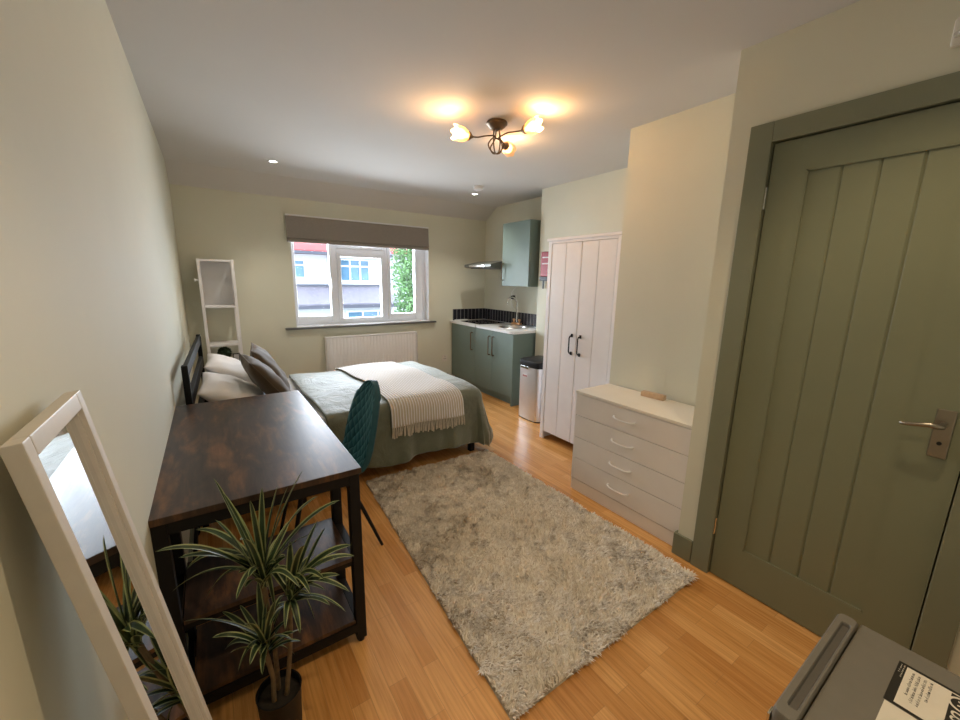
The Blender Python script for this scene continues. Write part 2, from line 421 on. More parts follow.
# blind
b = thing('roman_blind', 'taupe fabric Roman blind drawn up over the top of the window', 'blind', (1.58, 4.72, 1.79))
prof = [(4.742, 2.056), (4.716, 2.056), (4.708, 1.86), (4.700, 1.832), (4.716, 1.828), (4.704, 1.822), (4.700, 1.800), (4.708, 1.790), (4.730, 1.790), (4.736, 1.81)]
MB().prism(prof, .752, 2.412, 'x').build('folded_fabric', 'blind', b, smooth=50)
MB().box(.752, 2.412, 4.706, 4.746, 2.0575, 2.073, .003).build('headrail', 'white_gloss', b)

# radiator
r = thing('radiator', 'white ribbed panel radiator on the wall under the window', 'radiator', (1.63, 4.69, .15))
m = MB()
def radf(u, v):
    x = 1.075+(2.195-1.075)*u; ph = (u*28) % 1
    return (x, 4.655 + (.003 if .25 < ph < .75 else 0)*1.0, .17+(.735-.17)*v)
m.grid(radf, 224, 1)
m.box(1.07, 2.20, 4.667, 4.69, .165, .74)
m.build('front_panel', 'radiator', r, smooth=25)
MB().box(1.065, 2.205, 4.652, 4.72, .741, .756, .004).build('top_grille', 'radiator', r)
for x in (1.065, 2.201): MB().box(x, x+.004, 4.652, 4.72, .17, .74).build('side_cover', 'radiator', r)
for x in (1.2, 2.05): MB().box(x, x+.03, 4.69, 4.7495, .25, .65).build('wall_bracket', 'radiator', r)
MB().tube([(2.225, 4.69, 0), (2.225, 4.69, .19), (2.20, 4.69, .19)], .008).build('pipe', 'chrome', r)
MB().lathe([(0, 0), (.017, 0), (.02, .03), (.015, .06), (0, .062)], (2.225, 4.69, .19)).build('valve', 'white_gloss', r)

# wall sockets
def socket(x, y, z, nrm, lab, w=.086, hgt=.086, mat='socket'):
    t = thing('wall_socket', lab, 'socket', (x, y, z))
    m = MB()
    if nrm == 'y': m.box(x-w/2, x+w/2, y-.009, y, z, z+hgt, .003)
    else: m.box(x-.009, x, y-w/2, y+w/2, z, z+hgt, .003)
    m.build('plate', mat, t)
    s = MB()
    for dx, dz in ((0, .025), (-.012, -.005), (.012, -.005)):
        if nrm == 'y': s.box(x+dx-.003, x+dx+.003, y-.0098, y-.0092, z+hgt/2+dz-.006, z+hgt/2+dz+.006)
        else: s.box(x-.0098, x-.0092, y+dx-.003, y+dx+.003, z+hgt/2+dz-.006, z+hgt/2+dz+.006)
    s.build('pin_holes', 'black_plastic', t, smooth=0)
    return t
socket(2.665, YF, .30, 'y', 'small pale socket low on the wall between radiator and kitchen cabinet')
o = MB().box(XA-.0010, XA, 1.33, 1.50, .775, .885).build('blanking_plate', 'wall'); centre(o)
tag(o, 'wall coloured blanking plate on the wall above the chest of drawers', 'wall plate')

# ------------------------------------------------------------------ ceiling light
lc = vec(1.59, 2.17, ZC)
cl = thing('ceiling_light', 'antique bronze ceiling light with three lit tulip shades on curved arms', 'ceiling light', lc)
MB().lathe([(0, 0), (.062, 0), (.066, -.006), (.066, -.016), (.056, -.024), (.045, -.036), (.03, -.044), (.0, -.046)], lc, n=40).build('ceiling_rose', 'antique', cl)
arms = [(176, .265, -.115), (-72, .275, -.085), (33, .24, -.085)]
lights = []
for i, (az, L, dz) in enumerate(arms):
    a = math.radians(az); d = vec(math.cos(a), math.sin(a), 0); side = vec(-d.y, d.x, 0)
    e = lc + d*(L-.085) + vec(0, 0, dz)
    pts = [lc + d*-.012 + side*.012 + vec(0, 0, -.04), lc - d*.02 + side*.012+vec(0, 0, -.09), lc - d*.045+vec(0, 0, -.14), lc - d*.02 + vec(0, 0, -.178), lc + d*.03 + vec(0, 0, -.175),
           lc + d*.058+vec(0, 0, -.14), lc + d*.03-side*.012+vec(0, 0, -.10), lc + d*.02 + side*.01 + vec(0, 0, -.085), lc + d*.08+vec(0, 0, dz*.55-.03), lc + d*.13+vec(0, 0, dz*.95), e]
    # smooth the path
    P = []
    for k in range(len(pts)-1):
        p0, p1, p2, p3 = pts[max(k-1, 0)], pts[k], pts[k+1], pts[min(k+2, len(pts)-1)]
        for q in range(6):
            u = q/6; P.append(.5*((2*p1)+(-p0+p2)*u+(2*p0-5*p1+4*p2-p3)*u*u+(-p0+3*p1-3*p2+p3)*u**3))
    P.append(pts[-1])
    arm = MB().tube(P, .0042, 8).build('arm', 'antique', cl)
    ax = (d + vec(0, 0, (.04, .12, -.02)[i])).normalized()
    MB().lathe([(0, -.012), (.006, -.012), (.010, -.004), (.024, .012), (.026, .022), (.0, .022)], e, ax, 20).build('lamp_holder', 'antique', arm)
    q = Vector((0, 0, 1)).rotation_difference(ax).to_matrix(); n = 40
    def shf(u, v, q=q, e=e):
        th = 2*PI*u; r = [.022, .036, .044, .047, .045, .046][min(5, int(v*5))]
        x = v*5; k = min(4, int(x)); rr = [.020, .032, .039, .042, .041, .044]; r = rr[k]+(rr[k+1]-rr[k])*(x-k)
        z = .018+.092*v + (.010*math.cos(6*th) if v > .82 else 0)*(v-.8)*5
        return e + q @ Vector((r*math.cos(th), r*math.sin(th), z))
    sh = MB().grid(shf, n, 12, closed_u=True).build('glass_shade', 'shade_on', arm)
    MB().lathe([(0, .02), (.012, .022), (.014, .035), (.026, .058), (.030, .075), (.022, .092), (0, .099)], e, ax, 20).build('bulb', 'bulb_on', sh)
    lights.append(e + ax*.105 - vec(0, 0, .012))
for i, p in enumerate(lights):
    ld = bpy.data.lights.new('lamp_glow', 'POINT'); ld.energy = 3.0; ld.color = (1, .62, .30); ld.shadow_soft_size = .035
    lo = bpy.data.objects.new('lamp_glow', ld); C.objects.link(lo); lo.location = p

# downlights
def downlight(x, y, lab, en=18, col=(1, .93, .8)):
    t = thing('downlight', lab, 'downlight', (x, y, ZC), 'recessed downlights in the ceiling')
    MB().lathe([(.026, -.001), (.029, -.006), (.042, -.005), (.044, 0), (.026, 0)], (x, y, ZC), n=36).build('trim_ring', 'white_gloss', t)
    MB().lathe([(0, -.0035), (.0265, -.0035), (.0265, -.001), (0, -.001)], (x, y, ZC), n=36).build('lamp_face', 'spot_on', t)
    ld = bpy.data.lights.new('downlight_beam', 'SPOT'); ld.energy = en; ld.spot_size = math.radians(110); ld.spot_blend = .8; ld.color = col; ld.shadow_soft_size = .03
    lo = bpy.data.objects.new('downlight_beam', ld); C.objects.link(lo); lo.location = (x, y, ZC-.02)
downlight(.575, 3.99, 'lit recessed downlight in the ceiling on the bookshelf side, left of the two')
downlight(2.636, 3.99, 'lit recessed downlight in the ceiling beside the smoke alarm, right of the two')
downlight(.575, .42, 'lit recessed downlight in the ceiling above the leaning mirror and plant', 17, (1, .76, .48))
downlight(1.42, .30, 'lit recessed downlight in the ceiling in front of the green door, above the fridge', 17, (1, .76, .48))
s = thing('smoke_alarm', 'round white smoke alarm on the ceiling near the kitchen', 'smoke alarm', (2.46, 3.66, ZC))
MB().lathe([(0, 0), (.056, 0), (.056, -.012), (0, -.012)], (2.46, 3.66, ZC), n=40).build('base', 'white_gloss', s)
MB().lathe([(.048, -.012), (.052, -.018), (.048, -.034), (.03, -.042), (0, -.043)], (2.46, 3.66, ZC), n=40).build('cover', 'white_gloss', s)
s = thing('alarm_sensor', 'small pale sensor high on the wall above the door', 'sensor', (XD, .29, 2.16))
MB().box(XD-.022, XD, .238, .326, 2.142, 2.222, .008).build('housing', 'socket', s)
MB().lathe([(0, 0), (.010, 0), (.009, .006), (0, .009)], (XD-.022, .312, 2.172), (-1, 0, 0), 16).build('chrome_button', 'chrome', s)

# ------------------------------------------------------------------ wardrobe
wx, wy0, wy1 = 2.433, 1.80, 2.535
wr = thing('wardrobe', 'tall white two door wardrobe with grooved doors and black handles', 'wardrobe', (2.74, 2.17, 0))
m = MB()
m.box(wx+.022, 3.045, wy0, wy0+.02, .0, 1.755).box(wx+.022, 3.045, wy1-.02, wy1, 0, 1.755).box(3.03, 3.045, wy0+.02, wy1-.02, .08, 1.755).box(wx+.022, 3.03, wy0+.02, wy1-.02, .075, .093).box(wx+.022, 3.03, wy0+.02, wy1-.02, 1.735, 1.755)
m.build('carcass', 'white_wood', wr, smooth=0)
m = MB().box(wx, wx+.022, wy0, wy0+.040, 0, 1.755, .002).box(wx, wx+.022, wy1-.040, wy1, 0, 1.755, .002).box(wx, wx+.022, wy0+.04, wy1-.04, 1.735, 1.755, .001)
m.build('face_frame', 'white_wood', wr)
MB().box(wx-.012, 3.05, wy0-.008, wy1+.010, 1.7555, 1.778, .004).build('cornice', 'white_wood', wr)
ym = 2.168
for (a, c, s_) in ((wy0+.043, ym-.0015, 1), (ym+.0015, wy1-.043, -1)):
    dm = MB(); mid = (a+c)/2
    for (p, q) in ((a, mid), (mid, c)): dm.prism([(wx+.020, p), (wx+.007, p), (wx+.002, p+.004), (wx+.002, q-.004), (wx+.007, q), (wx+.020, q)], .078, 1.732)
    do = dm.build('door', 'white_wood', wr, smooth=0)
    hy = (ym - .045) if s_ == 1 else (ym+.045)
    hm = MB().tube([(wx+.002, hy, .995), (wx-.022, hy, .990), (wx-.031, hy, .975), (wx-.031, hy, .92), (wx-.031, hy, .865), (wx-.022, hy, .85), (wx+.002, hy, .845)], .0055, 10)
    hm.box(wx-.004, wx+.002, hy-.010, hy+.010, .98, 1.008, .002).box(wx-.004, wx+.002, hy-.010, hy+.010, .832, .86, .002)
    hm.build('handle', 'black_metal', do)

# fire blanket
fb = thing('fire_blanket', 'red fire blanket pouch on the wall beside the wardrobe', 'fire blanket', (3.05, 3.17, 1.33))
MB().box(3.035, 3.069, 3.09, 3.275, 1.475, 1.735, .008).build('pouch', 'red', fb)
lb = MB()
for z, hh in ((1.665, .022), (1.60, .022)):
    lb.box(3.034, 3.0352, 3.12, 3.25, z+.004, z+hh-.006)
lb.build('printed_band', 'white_print', fb, smooth=0)
tp = MB().box(3.036, 3.066, 3.10, 3.285, 1.43, 1.474, .004); tp.build('pouch_base', plain and 'black_plastic', fb)
MB().box(3.046, 3.054, 3.225, 3.245, 1.345, 1.43, .002).build('pull_tab', 'black_plastic', fb)
MB().box(3.046, 3.054, 3.125, 3.145, 1.345, 1.43, .002).build('pull_tab', 'black_plastic', fb)

# ------------------------------------------------------------------ chest of drawers
cx, cy0, cy1 = 1.985, .950, 1.732
ch = thing('chest_of_drawers', 'low white chest of four drawers with slim silver handles', 'chest of drawers', (2.17, 1.34, 0))
m = MB().box(cx+.016, 2.325, cy0, cy0+.016, 0, .695).box(cx+.016, 2.325, cy1-.016, cy1, 0, .695).box(2.315, 2.325, cy0+.016, cy1-.016, .02, .695).box(cx+.02, 2.315, cy0+.016, cy1-.016, .075, .09)
m.build('carcass', 'chest_white', ch, smooth=0)
MB().box(cx+.004, cx+.0155, cy0+.001, cy1-.001, 0, .083, .001).build('plinth', 'chest_white', ch)
MB().box(cx-.004, 2.328, cy0-.003, cy1+.003, .6955, .713, .0015).build('top_board', 'chest_top', ch)
zs = [.086, .24, .39, .545, .694]
for i in range(4):
    dr = MB().box(cx, cx+.0155, cy0+.001, cy1-.001, zs[i]+.0015, zs[i+1]-.0015, .0012).build('drawer_front', 'chest_white', ch)
    zz = (zs[i]+zs[i+1])/2
    MB().tube([(cx+.001, 1.425, zz+.006), (cx-.016, 1.418, zz+.006), (cx-.024, 1.40, zz+.002), (cx-.024, 1.35, zz-.001), (cx-.024, 1.30, zz+.001), (cx-.016, 1.283, zz+.003), (cx+.001, 1.276, zz+.003)], [.006, .006, .005, .0045, .005, .006, .006], 8).build('handle', 'white_metal', dr)
o = MB().obox((2.270, 1.355, .713+.0165), (.040, .150, .032), Matrix.Rotation(.08, 3, 'Z'), .004).build('wooden_block', 'light_wood'); centre(o)
tag(o, 'small pale wooden block lying on top of the white chest', 'wooden block')

# ------------------------------------------------------------------ kitchen
kx = 2.77
kt = thing('kitchen_base_cabinet', 'sage green kitchen base cabinet with three doors beside the bin', 'cabinet', (3.05, 4.06, 0))
m = MB().box(kx+.021, 3.31, 3.40, 4.735, .10, .118).box(kx+.021, 3.31, 4.717, 4.735, .118, .835).box(3.295, 3.31, 3.40, 4.717, .118, .835).box(kx+.021, 3.295, 4.12, 4.138, .118, .835)
m.build('carcass', 'sage', kt, smooth=0)
MB().box(kx-.004, 3.325, 3.372, 3.392, 0, .8375, .001).build('end_panel', 'sage', kt)
MB().box(kx+.055, kx+.07, 3.393, 4.735, 0, .099).build('plinth', 'sage', kt, smooth=0)
for (a, c, hy) in ((3.395, 3.772, 3.735), (3.775, 4.148, 3.815), (4.151, 4.734, 4.20)):
    do = MB().box(kx, kx+.019, a, c, .102, .834, .0015).build('door', 'sage', kt)
    MB().tube([(kx, hy, .765), (kx-.028, hy, .765), (kx-.032, hy, .755), (kx-.032, hy, .55), (kx-.028, hy, .54), (kx, hy, .54)], .006, 8).build('bar_handle', 'antique', do)
# worktop with sink cut-out approximated by ring opening
SX, SY, RSK = 3.06, 3.73, .175
def worktop():
    bm = bmesh.new(); n = 48
    x0, x1, y0, y1, z0, z1 = kx-.022, 3.328, 3.356, 4.742, .84, .868
    def ring(z, r): return [bm.verts.new((SX+r*math.cos(2*PI*k/n), SY+r*math.sin(2*PI*k/n), z)) for k in range(n)]
    def sq(z):
        out = []
        for k in range(n):
            a = 2*PI*k/n; dx, dy = math.cos(a), math.sin(a)
            t = min(((x1-SX)/dx if dx > 1e-9 else (x0-SX)/dx if dx < -1e-9 else 1e9), ((3.356+.76-SY)/dy if dy > 1e-9 else (y0-SY)/dy if dy < -1e-9 else 1e9))
            out.append(bm.verts.new((SX+dx*t, SY+dy*t, z)))
        return out
    a, b_, c, d_ = sq(z1), ring(z1, RSK), ring(z0, RSK), sq(z0)
    for k in range(n):
        j = (k+1) % n
        bm.faces.new((a[k], a[j], b_[j], b_[k])); bm.faces.new((b_[k], b_[j], c[j], c[k])); bm.faces.new((c[k], c[j], d_[j], d_[k])); bm.faces.new((d_[k], d_[j], a[j], a[k]))
    m = MB(); m.bm.free(); m.bm = bm
    m.box(x0, x1, 3.356+.76, y1, z0, z1)
    for (qx, qy) in ((x0, y0), (x1, y0), (x0, 3.356+.76), (x1, 3.356+.76)):
        pass
    return m
wo = worktop().build('worktop', 'worktop', smooth=20); centre(wo)
tag(wo, 'white kitchen worktop with a round sink and black hob', 'worktop')
sk = thing('sink', 'round stainless steel sink set in the white worktop', 'sink', (SX, SY, .868))
MB().lathe([(RSK+.016, .8683), (RSK+.012, .872), (RSK-.003, .8705), (RSK-.008, .86), (RSK-.016, .76), (RSK-.05, .735), (.03, .728), (0, .728)], (SX, SY, 0), n=48).build('bowl', 'steel', sk)
MB().lathe([(0, .7285), (.022, .7285), (.024, .731), (.012, .733), (0, .7325)], (SX, SY, 0), n=24).build('drain', 'chrome', sk)
hb = thing('hob', 'black glass hob set in the worktop at the window end', 'hob', (3.04, 4.36, .868))
MB().box(2.83, 3.24, 4.14, 4.60, .8683, .874, .002).build('glass_plate', 'black_glass', hb)
for (x, y, r_) in ((2.94, 4.26, .075), (3.13, 4.26, .06), (2.94, 4.48, .06), (3.13, 4.48, .075)):
    MB().lathe([(r_-.004, .8742), (r_-.004, .8746), (r_, .8746), (r_, .8742)], (x, y, 0), n=36).build('cooking_zone', 'steel', hb)
o = MB().box(2.80, 3.00, 4.66, 4.71, .8685, .881, .003).build('chopping_board', 'worktop'); centre(o)
tag(o, 'narrow white board lying on the worktop against the window wall', 'board')
tp = thing('kitchen_tap', 'tall swan neck tap with copper coloured base on the worktop', 'tap', (3.27, 3.86, .868))
tx, ty = 3.27, 3.93
MB().box(tx-.022, tx+.022, ty-.085, ty+.085, .8685, .895, .008).build('copper_base', 'brass', tp)
MB().tube([(tx, ty, .895), (tx, ty, 1.10), (tx-.005, ty, 1.16), (tx-.03, ty+.01, 1.205), (tx-.07, ty+.02, 1.222), (tx-.11, ty+.03, 1.205), (tx-.13, ty+.035, 1.165), (tx-.132, ty+.036, 1.13)], .010, 12).build('spout', 'chrome', tp)
for dy in (-.055, .055):
    MB().lathe([(.010, 0), (.010, .02), (.018, .022), (.018, .045), (0, .048)], (tx, ty+dy, .895), n=16).build('tap_handle', 'brass', tp)
# black plug with cable
pg = thing('switched_outlet', 'small black plug with a looped white cable on the wall above the tap', 'plug', (XK, 4.05, 1.18))
MB().box(XK-.008, XK, 4.02, 4.106, 1.165, 1.251, .003).build('plate', 'wall', pg)
MB().box(XK-.045, XK-.008, 4.04, 4.09, 1.185, 1.235, .008).build('black_plug', 'black_plastic', pg)
MB().tube([(XK-.045, 4.065, 1.19), (XK-.06, 4.06, 1.15), (XK-.05, 4.03, 1.08), (XK-.03, 4.0, 1.05)], .004, 8).tube([(XK-.045, 4.065, 1.23), (XK-.06, 4.055, 1.27), (XK-.05, 4.03, 1.31), (XK-.03, 4.0, 1.345)], .004, 8).build('cable', 'cord_white', pg)
# splashback tiles
def tiles():
    m = MB(); z0, z1 = .8685, 1.022
    m.grid(lambda u, v: (2.795+(3.325-2.795)*u, YF-.010, z0+(z1-z0)*v), 1, 1, lambda u, v: (u*.53, .01+v*.153))
    m.grid(lambda u, v: (XK-.010, 4.74-(4.74-3.345)*u, z0+(z1-z0)*v), 1, 1, lambda u, v: (u*1.395+.53, .01+v*.153))
    m.box(2.795, 3.328, YF-.0098, YF-.0005, z0, z1).box(XK-.0098, XK-.0005, 3.345, YF-.011, z0, z1)
    return m
to = tiles().build('splashback_tiles', 'tiles', smooth=0, keep=True); centre(to)
tag(to, 'single row of dark upright wall tiles behind the worktop', 'tiles')
# wall cabinet
wc = thing('kitchen_wall_cabinet', 'sage green single door wall cabinet hung above the sink', 'cabinet', (3.15, 3.65, 1.36))
MB().box(3.005, 3.329, 3.41, 3.90, 1.36, 2.085, .002).build('cabinet_body', 'sage', wc)
do = MB().box(2.985, 3.004, 3.412, 3.898, 1.362, 2.083, .002).build('door', 'sage', wc)
MB().tube([(2.985, 3.865, 1.62), (2.958, 3.865, 1.62), (2.954, 3.865, 1.61), (2.954, 3.865, 1.44), (2.958, 3.865, 1.43), (2.985, 3.865, 1.43)], .006, 8).build('bar_handle', 'antique', do)
# cooker hood
hd = thing('cooker_hood', 'slim stainless steel cooker hood above the hob', 'cooker hood', (3.1, 4.2, 1.56))
MB().prism([(2.825, 1.585), (2.825, 1.615), (2.86, 1.625), (3.05, 1.665), (3.329, 1.665), (3.329, 1.575), (2.86, 1.575)], 3.915, 4.50, 'y').build('canopy', 'hood_steel', hd, smooth=0)
MB().box(2.818, 2.8245, 4.04, 4.38, 1.588, 1.606, .001).build('control_strip', 'chrome', hd)
MB().box(2.90, 3.25, 3.95, 4.46, 1.568, 1.5745).build('grease_filter', 'fridge_dark', hd, smooth=0)

# bin
bn = thing('pedal_bin', 'tall stainless steel bin with black lid beside the kitchen cabinet', 'bin', (2.78, 2.93, 0))
def rr(x0, x1, y0, y1, r, n=8, bulge=0):
    out = []
    for (px, py, a0) in ((x1-r, y1-r, 0), (x0+r, y1-r, 90), (x0+r, y0+r, 180), (x1-r, y0+r, 270)):
        for k in range(n+1):
            a = math.radians(a0+90*k/n); out.append((px+r*math.cos(a), py+r*math.sin(a)))
    if bulge:
        ym_ = (y0+y1)/2; hw = (y1-y0)/2; out = [(x - bulge*(1-((y-ym_)/hw)**2) if x < (x0+x1)/2 else x, y) for x, y in out]
    return out
def loft(m, sections):
    rings = [[m.bm.verts.new((x, y, z)) for x, y in poly] for poly, z in sections]
    n = len(rings[0])
    for a, b_ in zip(rings, rings[1:]):
        for k in range(n): m.bm.faces.new((a[k], a[(k+1) % n], b_[(k+1) % n], b_[k]))
    m.bm.faces.new(rings[0][::-1]); m.bm.faces.new(rings[-1]); return m
def dense(poly, n=6):
    o = []
    for i, p in enumerate(poly):
        q = poly[(i+1) % len(poly)]
        L = math.dist(p, q); k = max(1, int(L/.02))
        for j in range(k): o.append((p[0]+(q[0]-p[0])*j/k, p[1]+(q[1]-p[1])*j/k))
    return o
def rr_b(g):
    base = dense(rr(2.645, 2.94, 2.80, 3.115, .045)); cx_, ym_, hw = 2.79, 2.957, .157
    base = [(x-.02*max(0, 1-((y-ym_)/hw)**2) if x < 2.70 else x, y) for x, y in base]
    return [(cx_+(x-cx_)*(1+g/.148), ym_+(y-ym_)*(1+g/.155)) for x, y in base]
loft(MB(), [(rr_b(0), .012), (rr_b(0), .565)]).build('steel_body', 'bin_steel', bn, smooth=40)
loft(MB(), [(rr_b(-.004), 0), (rr_b(-.004), .0115)]).build('base_ring', 'black_plastic', bn)
loft(MB(), [(rr_b(.004), .5655), (rr_b(.006), .60), (rr_b(.002), .625), (rr_b(-.02), .638), (rr_b(-.06), .644)]).build('lid', 'black_plastic', bn, smooth=40)
MB().box(2.612, 2.622, 2.93, 3.05, .545, .572, .004).build('lid_catch', 'chrome', bn)
MB().box(2.6222, 2.6300, 2.955, 3.025, .455, .482).build('label', 'white_print', bn, smooth=0)
lb = MB()
for k in range(4): lb.box(2.6212, 2.6222, 2.96+k*.016, 2.97+k*.016, .461, .476)
lb.build('label_print', 'red', bn, smooth=0)

# ------------------------------------------------------------------ desk
dk = thing('desk', 'rustic brown desk with black metal frame and two end shelves', 'desk', (.10, 1.94, 0))
dx0, dx1, dy0, dy1 = -.2035, .403, 1.338, 2.540
MB().box(dx0, dx1, dy0, dy1, .727, .750, .003).build('desk_top', 'rustic', dk)
px = [(dx0+.002, dx0+.040), (dx1-.046, dx1-.008)]
for (a, c) in ((dy0+.005, dy0+.043), (1.622, 1.660), (dy1-.048, dy1-.010)):
    for (p, q) in px: 
        MB().box(p, q, a, c, .018, .7265, .002).build('leg', 'black_metal', dk)
        MB().lathe([(0, 0), (.014, 0), (.015, .008), (.007, .012), (.007, .018), (0, .018)], ((p+q)/2, (a+c)/2, 0), n=16).build('levelling_foot', 'black_plastic', dk)
    for (z0_, z1_, ins) in ((.689, .7265, 0), (.055, .093, 0)) + (((.352, .372, .008),) if a < 2 else ()):
        MB().box(px[0][1], px[1][0], a+ins, c-ins, z0_, z1_, .001).build('cross_rail', 'black_metal', dk)
for (p, q) in px:
    for (y0_, y1_, z0_, z1_) in ((dy0+.044, 1.621, .355, .371), (dy0+.044, 1.621, .06, .092), (dy0+.044, 1.621, .70, .7265), (1.661, dy1-.049, .70, .7265)):
        MB().box(p+.004, q-.004, y0_, y1_, z0_, z1_, .001).build('side_rail', 'black_metal', dk)
MB().box(px[0][0]+.004, px[0][1]-.004, 1.661, dy1-.049, .055, .093, .001).build('side_rail', 'black_metal', dk)
MB().box(dx0+.044, dx1-.048, dy0+.010, 1.655, .3725, .388, .001).build('shelf', 'rustic', dk)
MB().box(dx0+.044, dx1-.048, dy0+.010, 1.655, .0935, .109, .001).build('shelf', 'rustic', dk)

# ------------------------------------------------------------------ chair
chr_ = thing('desk_chair', 'teal quilted velvet chair with slim black legs tucked under the desk', 'chair', (.43, 2.06, 0))
prof = [(.165, .425), (.175, .442), (.26, .448), (.37, .438), (.47, .425), (.545, .422), (.593, .438), (.622, .48), (.640, .55), (.661, .64), (.683, .725), (.702, .80), (.715, .85), (.718, .875)]
cum = [0]
for a, c in zip(prof, prof[1:]): cum.append(cum[-1]+math.dist(a, c))
TL = cum[-1]
def pr(v):
    s = v*TL
    for i in range(len(cum)-1):
        if s <= cum[i+1]+1e-9:
            t = (s-cum[i])/(cum[i+1]-cum[i]); return vec(prof[i][0]+(prof[i+1][0]-prof[i][0])*t, 0, prof[i][1]+(prof[i+1][1]-prof[i][1])*t)
    return vec(prof[-1][0], 0, prof[-1][1])
def halfw(v):
    w_ = .205*(1-.20*max(0, (v-.5)/.5)**1.3)
    if v > .70: w_ *= (max(0.0, 1-((v-.70)/.3005)**2.4))**.5
    if v < .10: w_ *= (max(0.12, 1-((.10-v)/.102)**2.6))**.42
    if .40 < v < .62: w_ -= .018*math.sin((v-.40)/.22*PI)
    return w_
def shell(off):
    def fn(u, v):
        v = v if v < .6 else 1-.4*((1-v)/.4)**1.7
        p = pr(v); q = pr(min(1, v+.01)) - pr(max(0, v-.01)); n = vec(-q.z, 0, q.x).normalized()   # towards the sitter
        s = (u-.5)*2; hw = halfw(v)
        curl = (.032 if v > .45 else .012+.020*v/.45)*abs(s)**2.2*(1 if v < .9 else .7)
        p = p + n*(curl+off*(1-.45*abs(s)**8)*(1-.5*max(0, (v-.9)/.1)**2))
        return (p.x, 2.06+s*hw*(1 - .03*s*s), p.z)
    return fn
m = MB()
uvf = lambda u, v: (u*.41, (v if v < .6 else 1-.4*((1-v)/.4)**1.7)*TL)
m.grid(shell(.024), 24, 90, uvf)
m.grid(shell(-.024), 24, 90, uvf, mi=1)
# stitch the rim
bm = m.bm; bm.verts.ensure_lookup_table(); NV = 91; NU = 25; off = NU*NV
def vi(o_, i, j): return bm.verts[o_+i*NV+j]
for i in range(NU-1):
    for j in (0, NV-1): bm.faces.new((vi(0, i, j), vi(0, i+1, j), vi(off, i+1, j), vi(off, i, j))).material_index = 1
for j in range(NV-1):
    for i in (0, NU-1): bm.faces.new((vi(0, i, j), vi(0, i, j+1), vi(off, i, j+1), vi(off, i, j))).material_index = 1
m.build('upholstered_shell', ['teal', 'teal_plain'], chr_, smooth=60)
for (fx, fy, txx, tyy) in ((.655, 1.865, .50, 1.945), (.655, 2.255, .50, 2.175), (.20, 1.88, .29, 1.95), (.20, 2.24, .29, 2.17)):
    MB().tube([(fx, fy, 0), (fx+(txx-fx)*.5, fy+(tyy-fy)*.5, .21), (txx, tyy, .398)], [.0075, .010, .012], 10).build('leg', 'black_metal', chr_)
MB().box(.27, .52, 1.93, 1.95, .388, .398).box(.27, .52, 2.17, 2.19, .388, .398).box(.29, .31, 1.95, 2.17, .388, .398).box(.48, .50, 1.95, 2.17, .388, .398).build('under_frame', 'black_metal', chr_)

# ------------------------------------------------------------------ bed
bx0, bx1, by0, by1 = -.070, 1.80, 2.60, 3.94
bd = thing('bed', 'low double bed with dark slatted headboard and black legs', 'bed', (.86, 3.27, 0))
hbm = []
HA = math.atan2(.046, 1.375); HR = Matrix.Rotation(-HA, 3, 'Z')
def hb_box(c0, c1, w_, z0, z1):   # c: distance along the headboard from its near end
    c = (c0+c1)/2; p = vec(-.139+math.sin(HA)*c, by0-.035+math.cos(HA)*c, (z0+z1)/2)
    return MB().obox(p, (w_, c1-c0, z1-z0), HR, .003)
for c in (0, 1.335): hb_box(c, c+.04, .030, 0, .955).build('headboard_post', 'black_metal', bd)
for (z0, z1) in ((.885, .948), (.70, .78), (.50, .56)): hb_box(.041, 1.334, .024, z0, z1).build('headboard_rail', 'black_metal', bd)
m = MB().box(-.118, bx1-.02, by0, by0+.03, .20, .285, .003).box(-.075, bx1-.02, by1-.03, by1, .20, .285, .003).box(bx1-.05, bx1-.02, by0+.031, by1-.031, .20, .285, .003)
m.build('bed_frame', 'black_metal', bd)
m = MB()
for k in range(12): m.box(-.05+k*.15, .01+k*.15, by0+.031, by1-.031, .265, .278)
m.build('slats', 'light_wood', bd, smooth=0)
for (x, y) in ((bx1-.09, by0+.01), (bx1-.09, by1-.06)):
    MB().box(x, x+.045, y, y+.045, 0, .199, .003).build('leg', 'black_metal', bd)
mt = MB().box(bx0, bx1-.01, by0+.005, by1-.005, .286, .515, .05, 4).build('mattress', 'sheet'); centre(mt)
tag(mt, 'thick mattress in a white sheet on the dark bed frame', 'mattress')

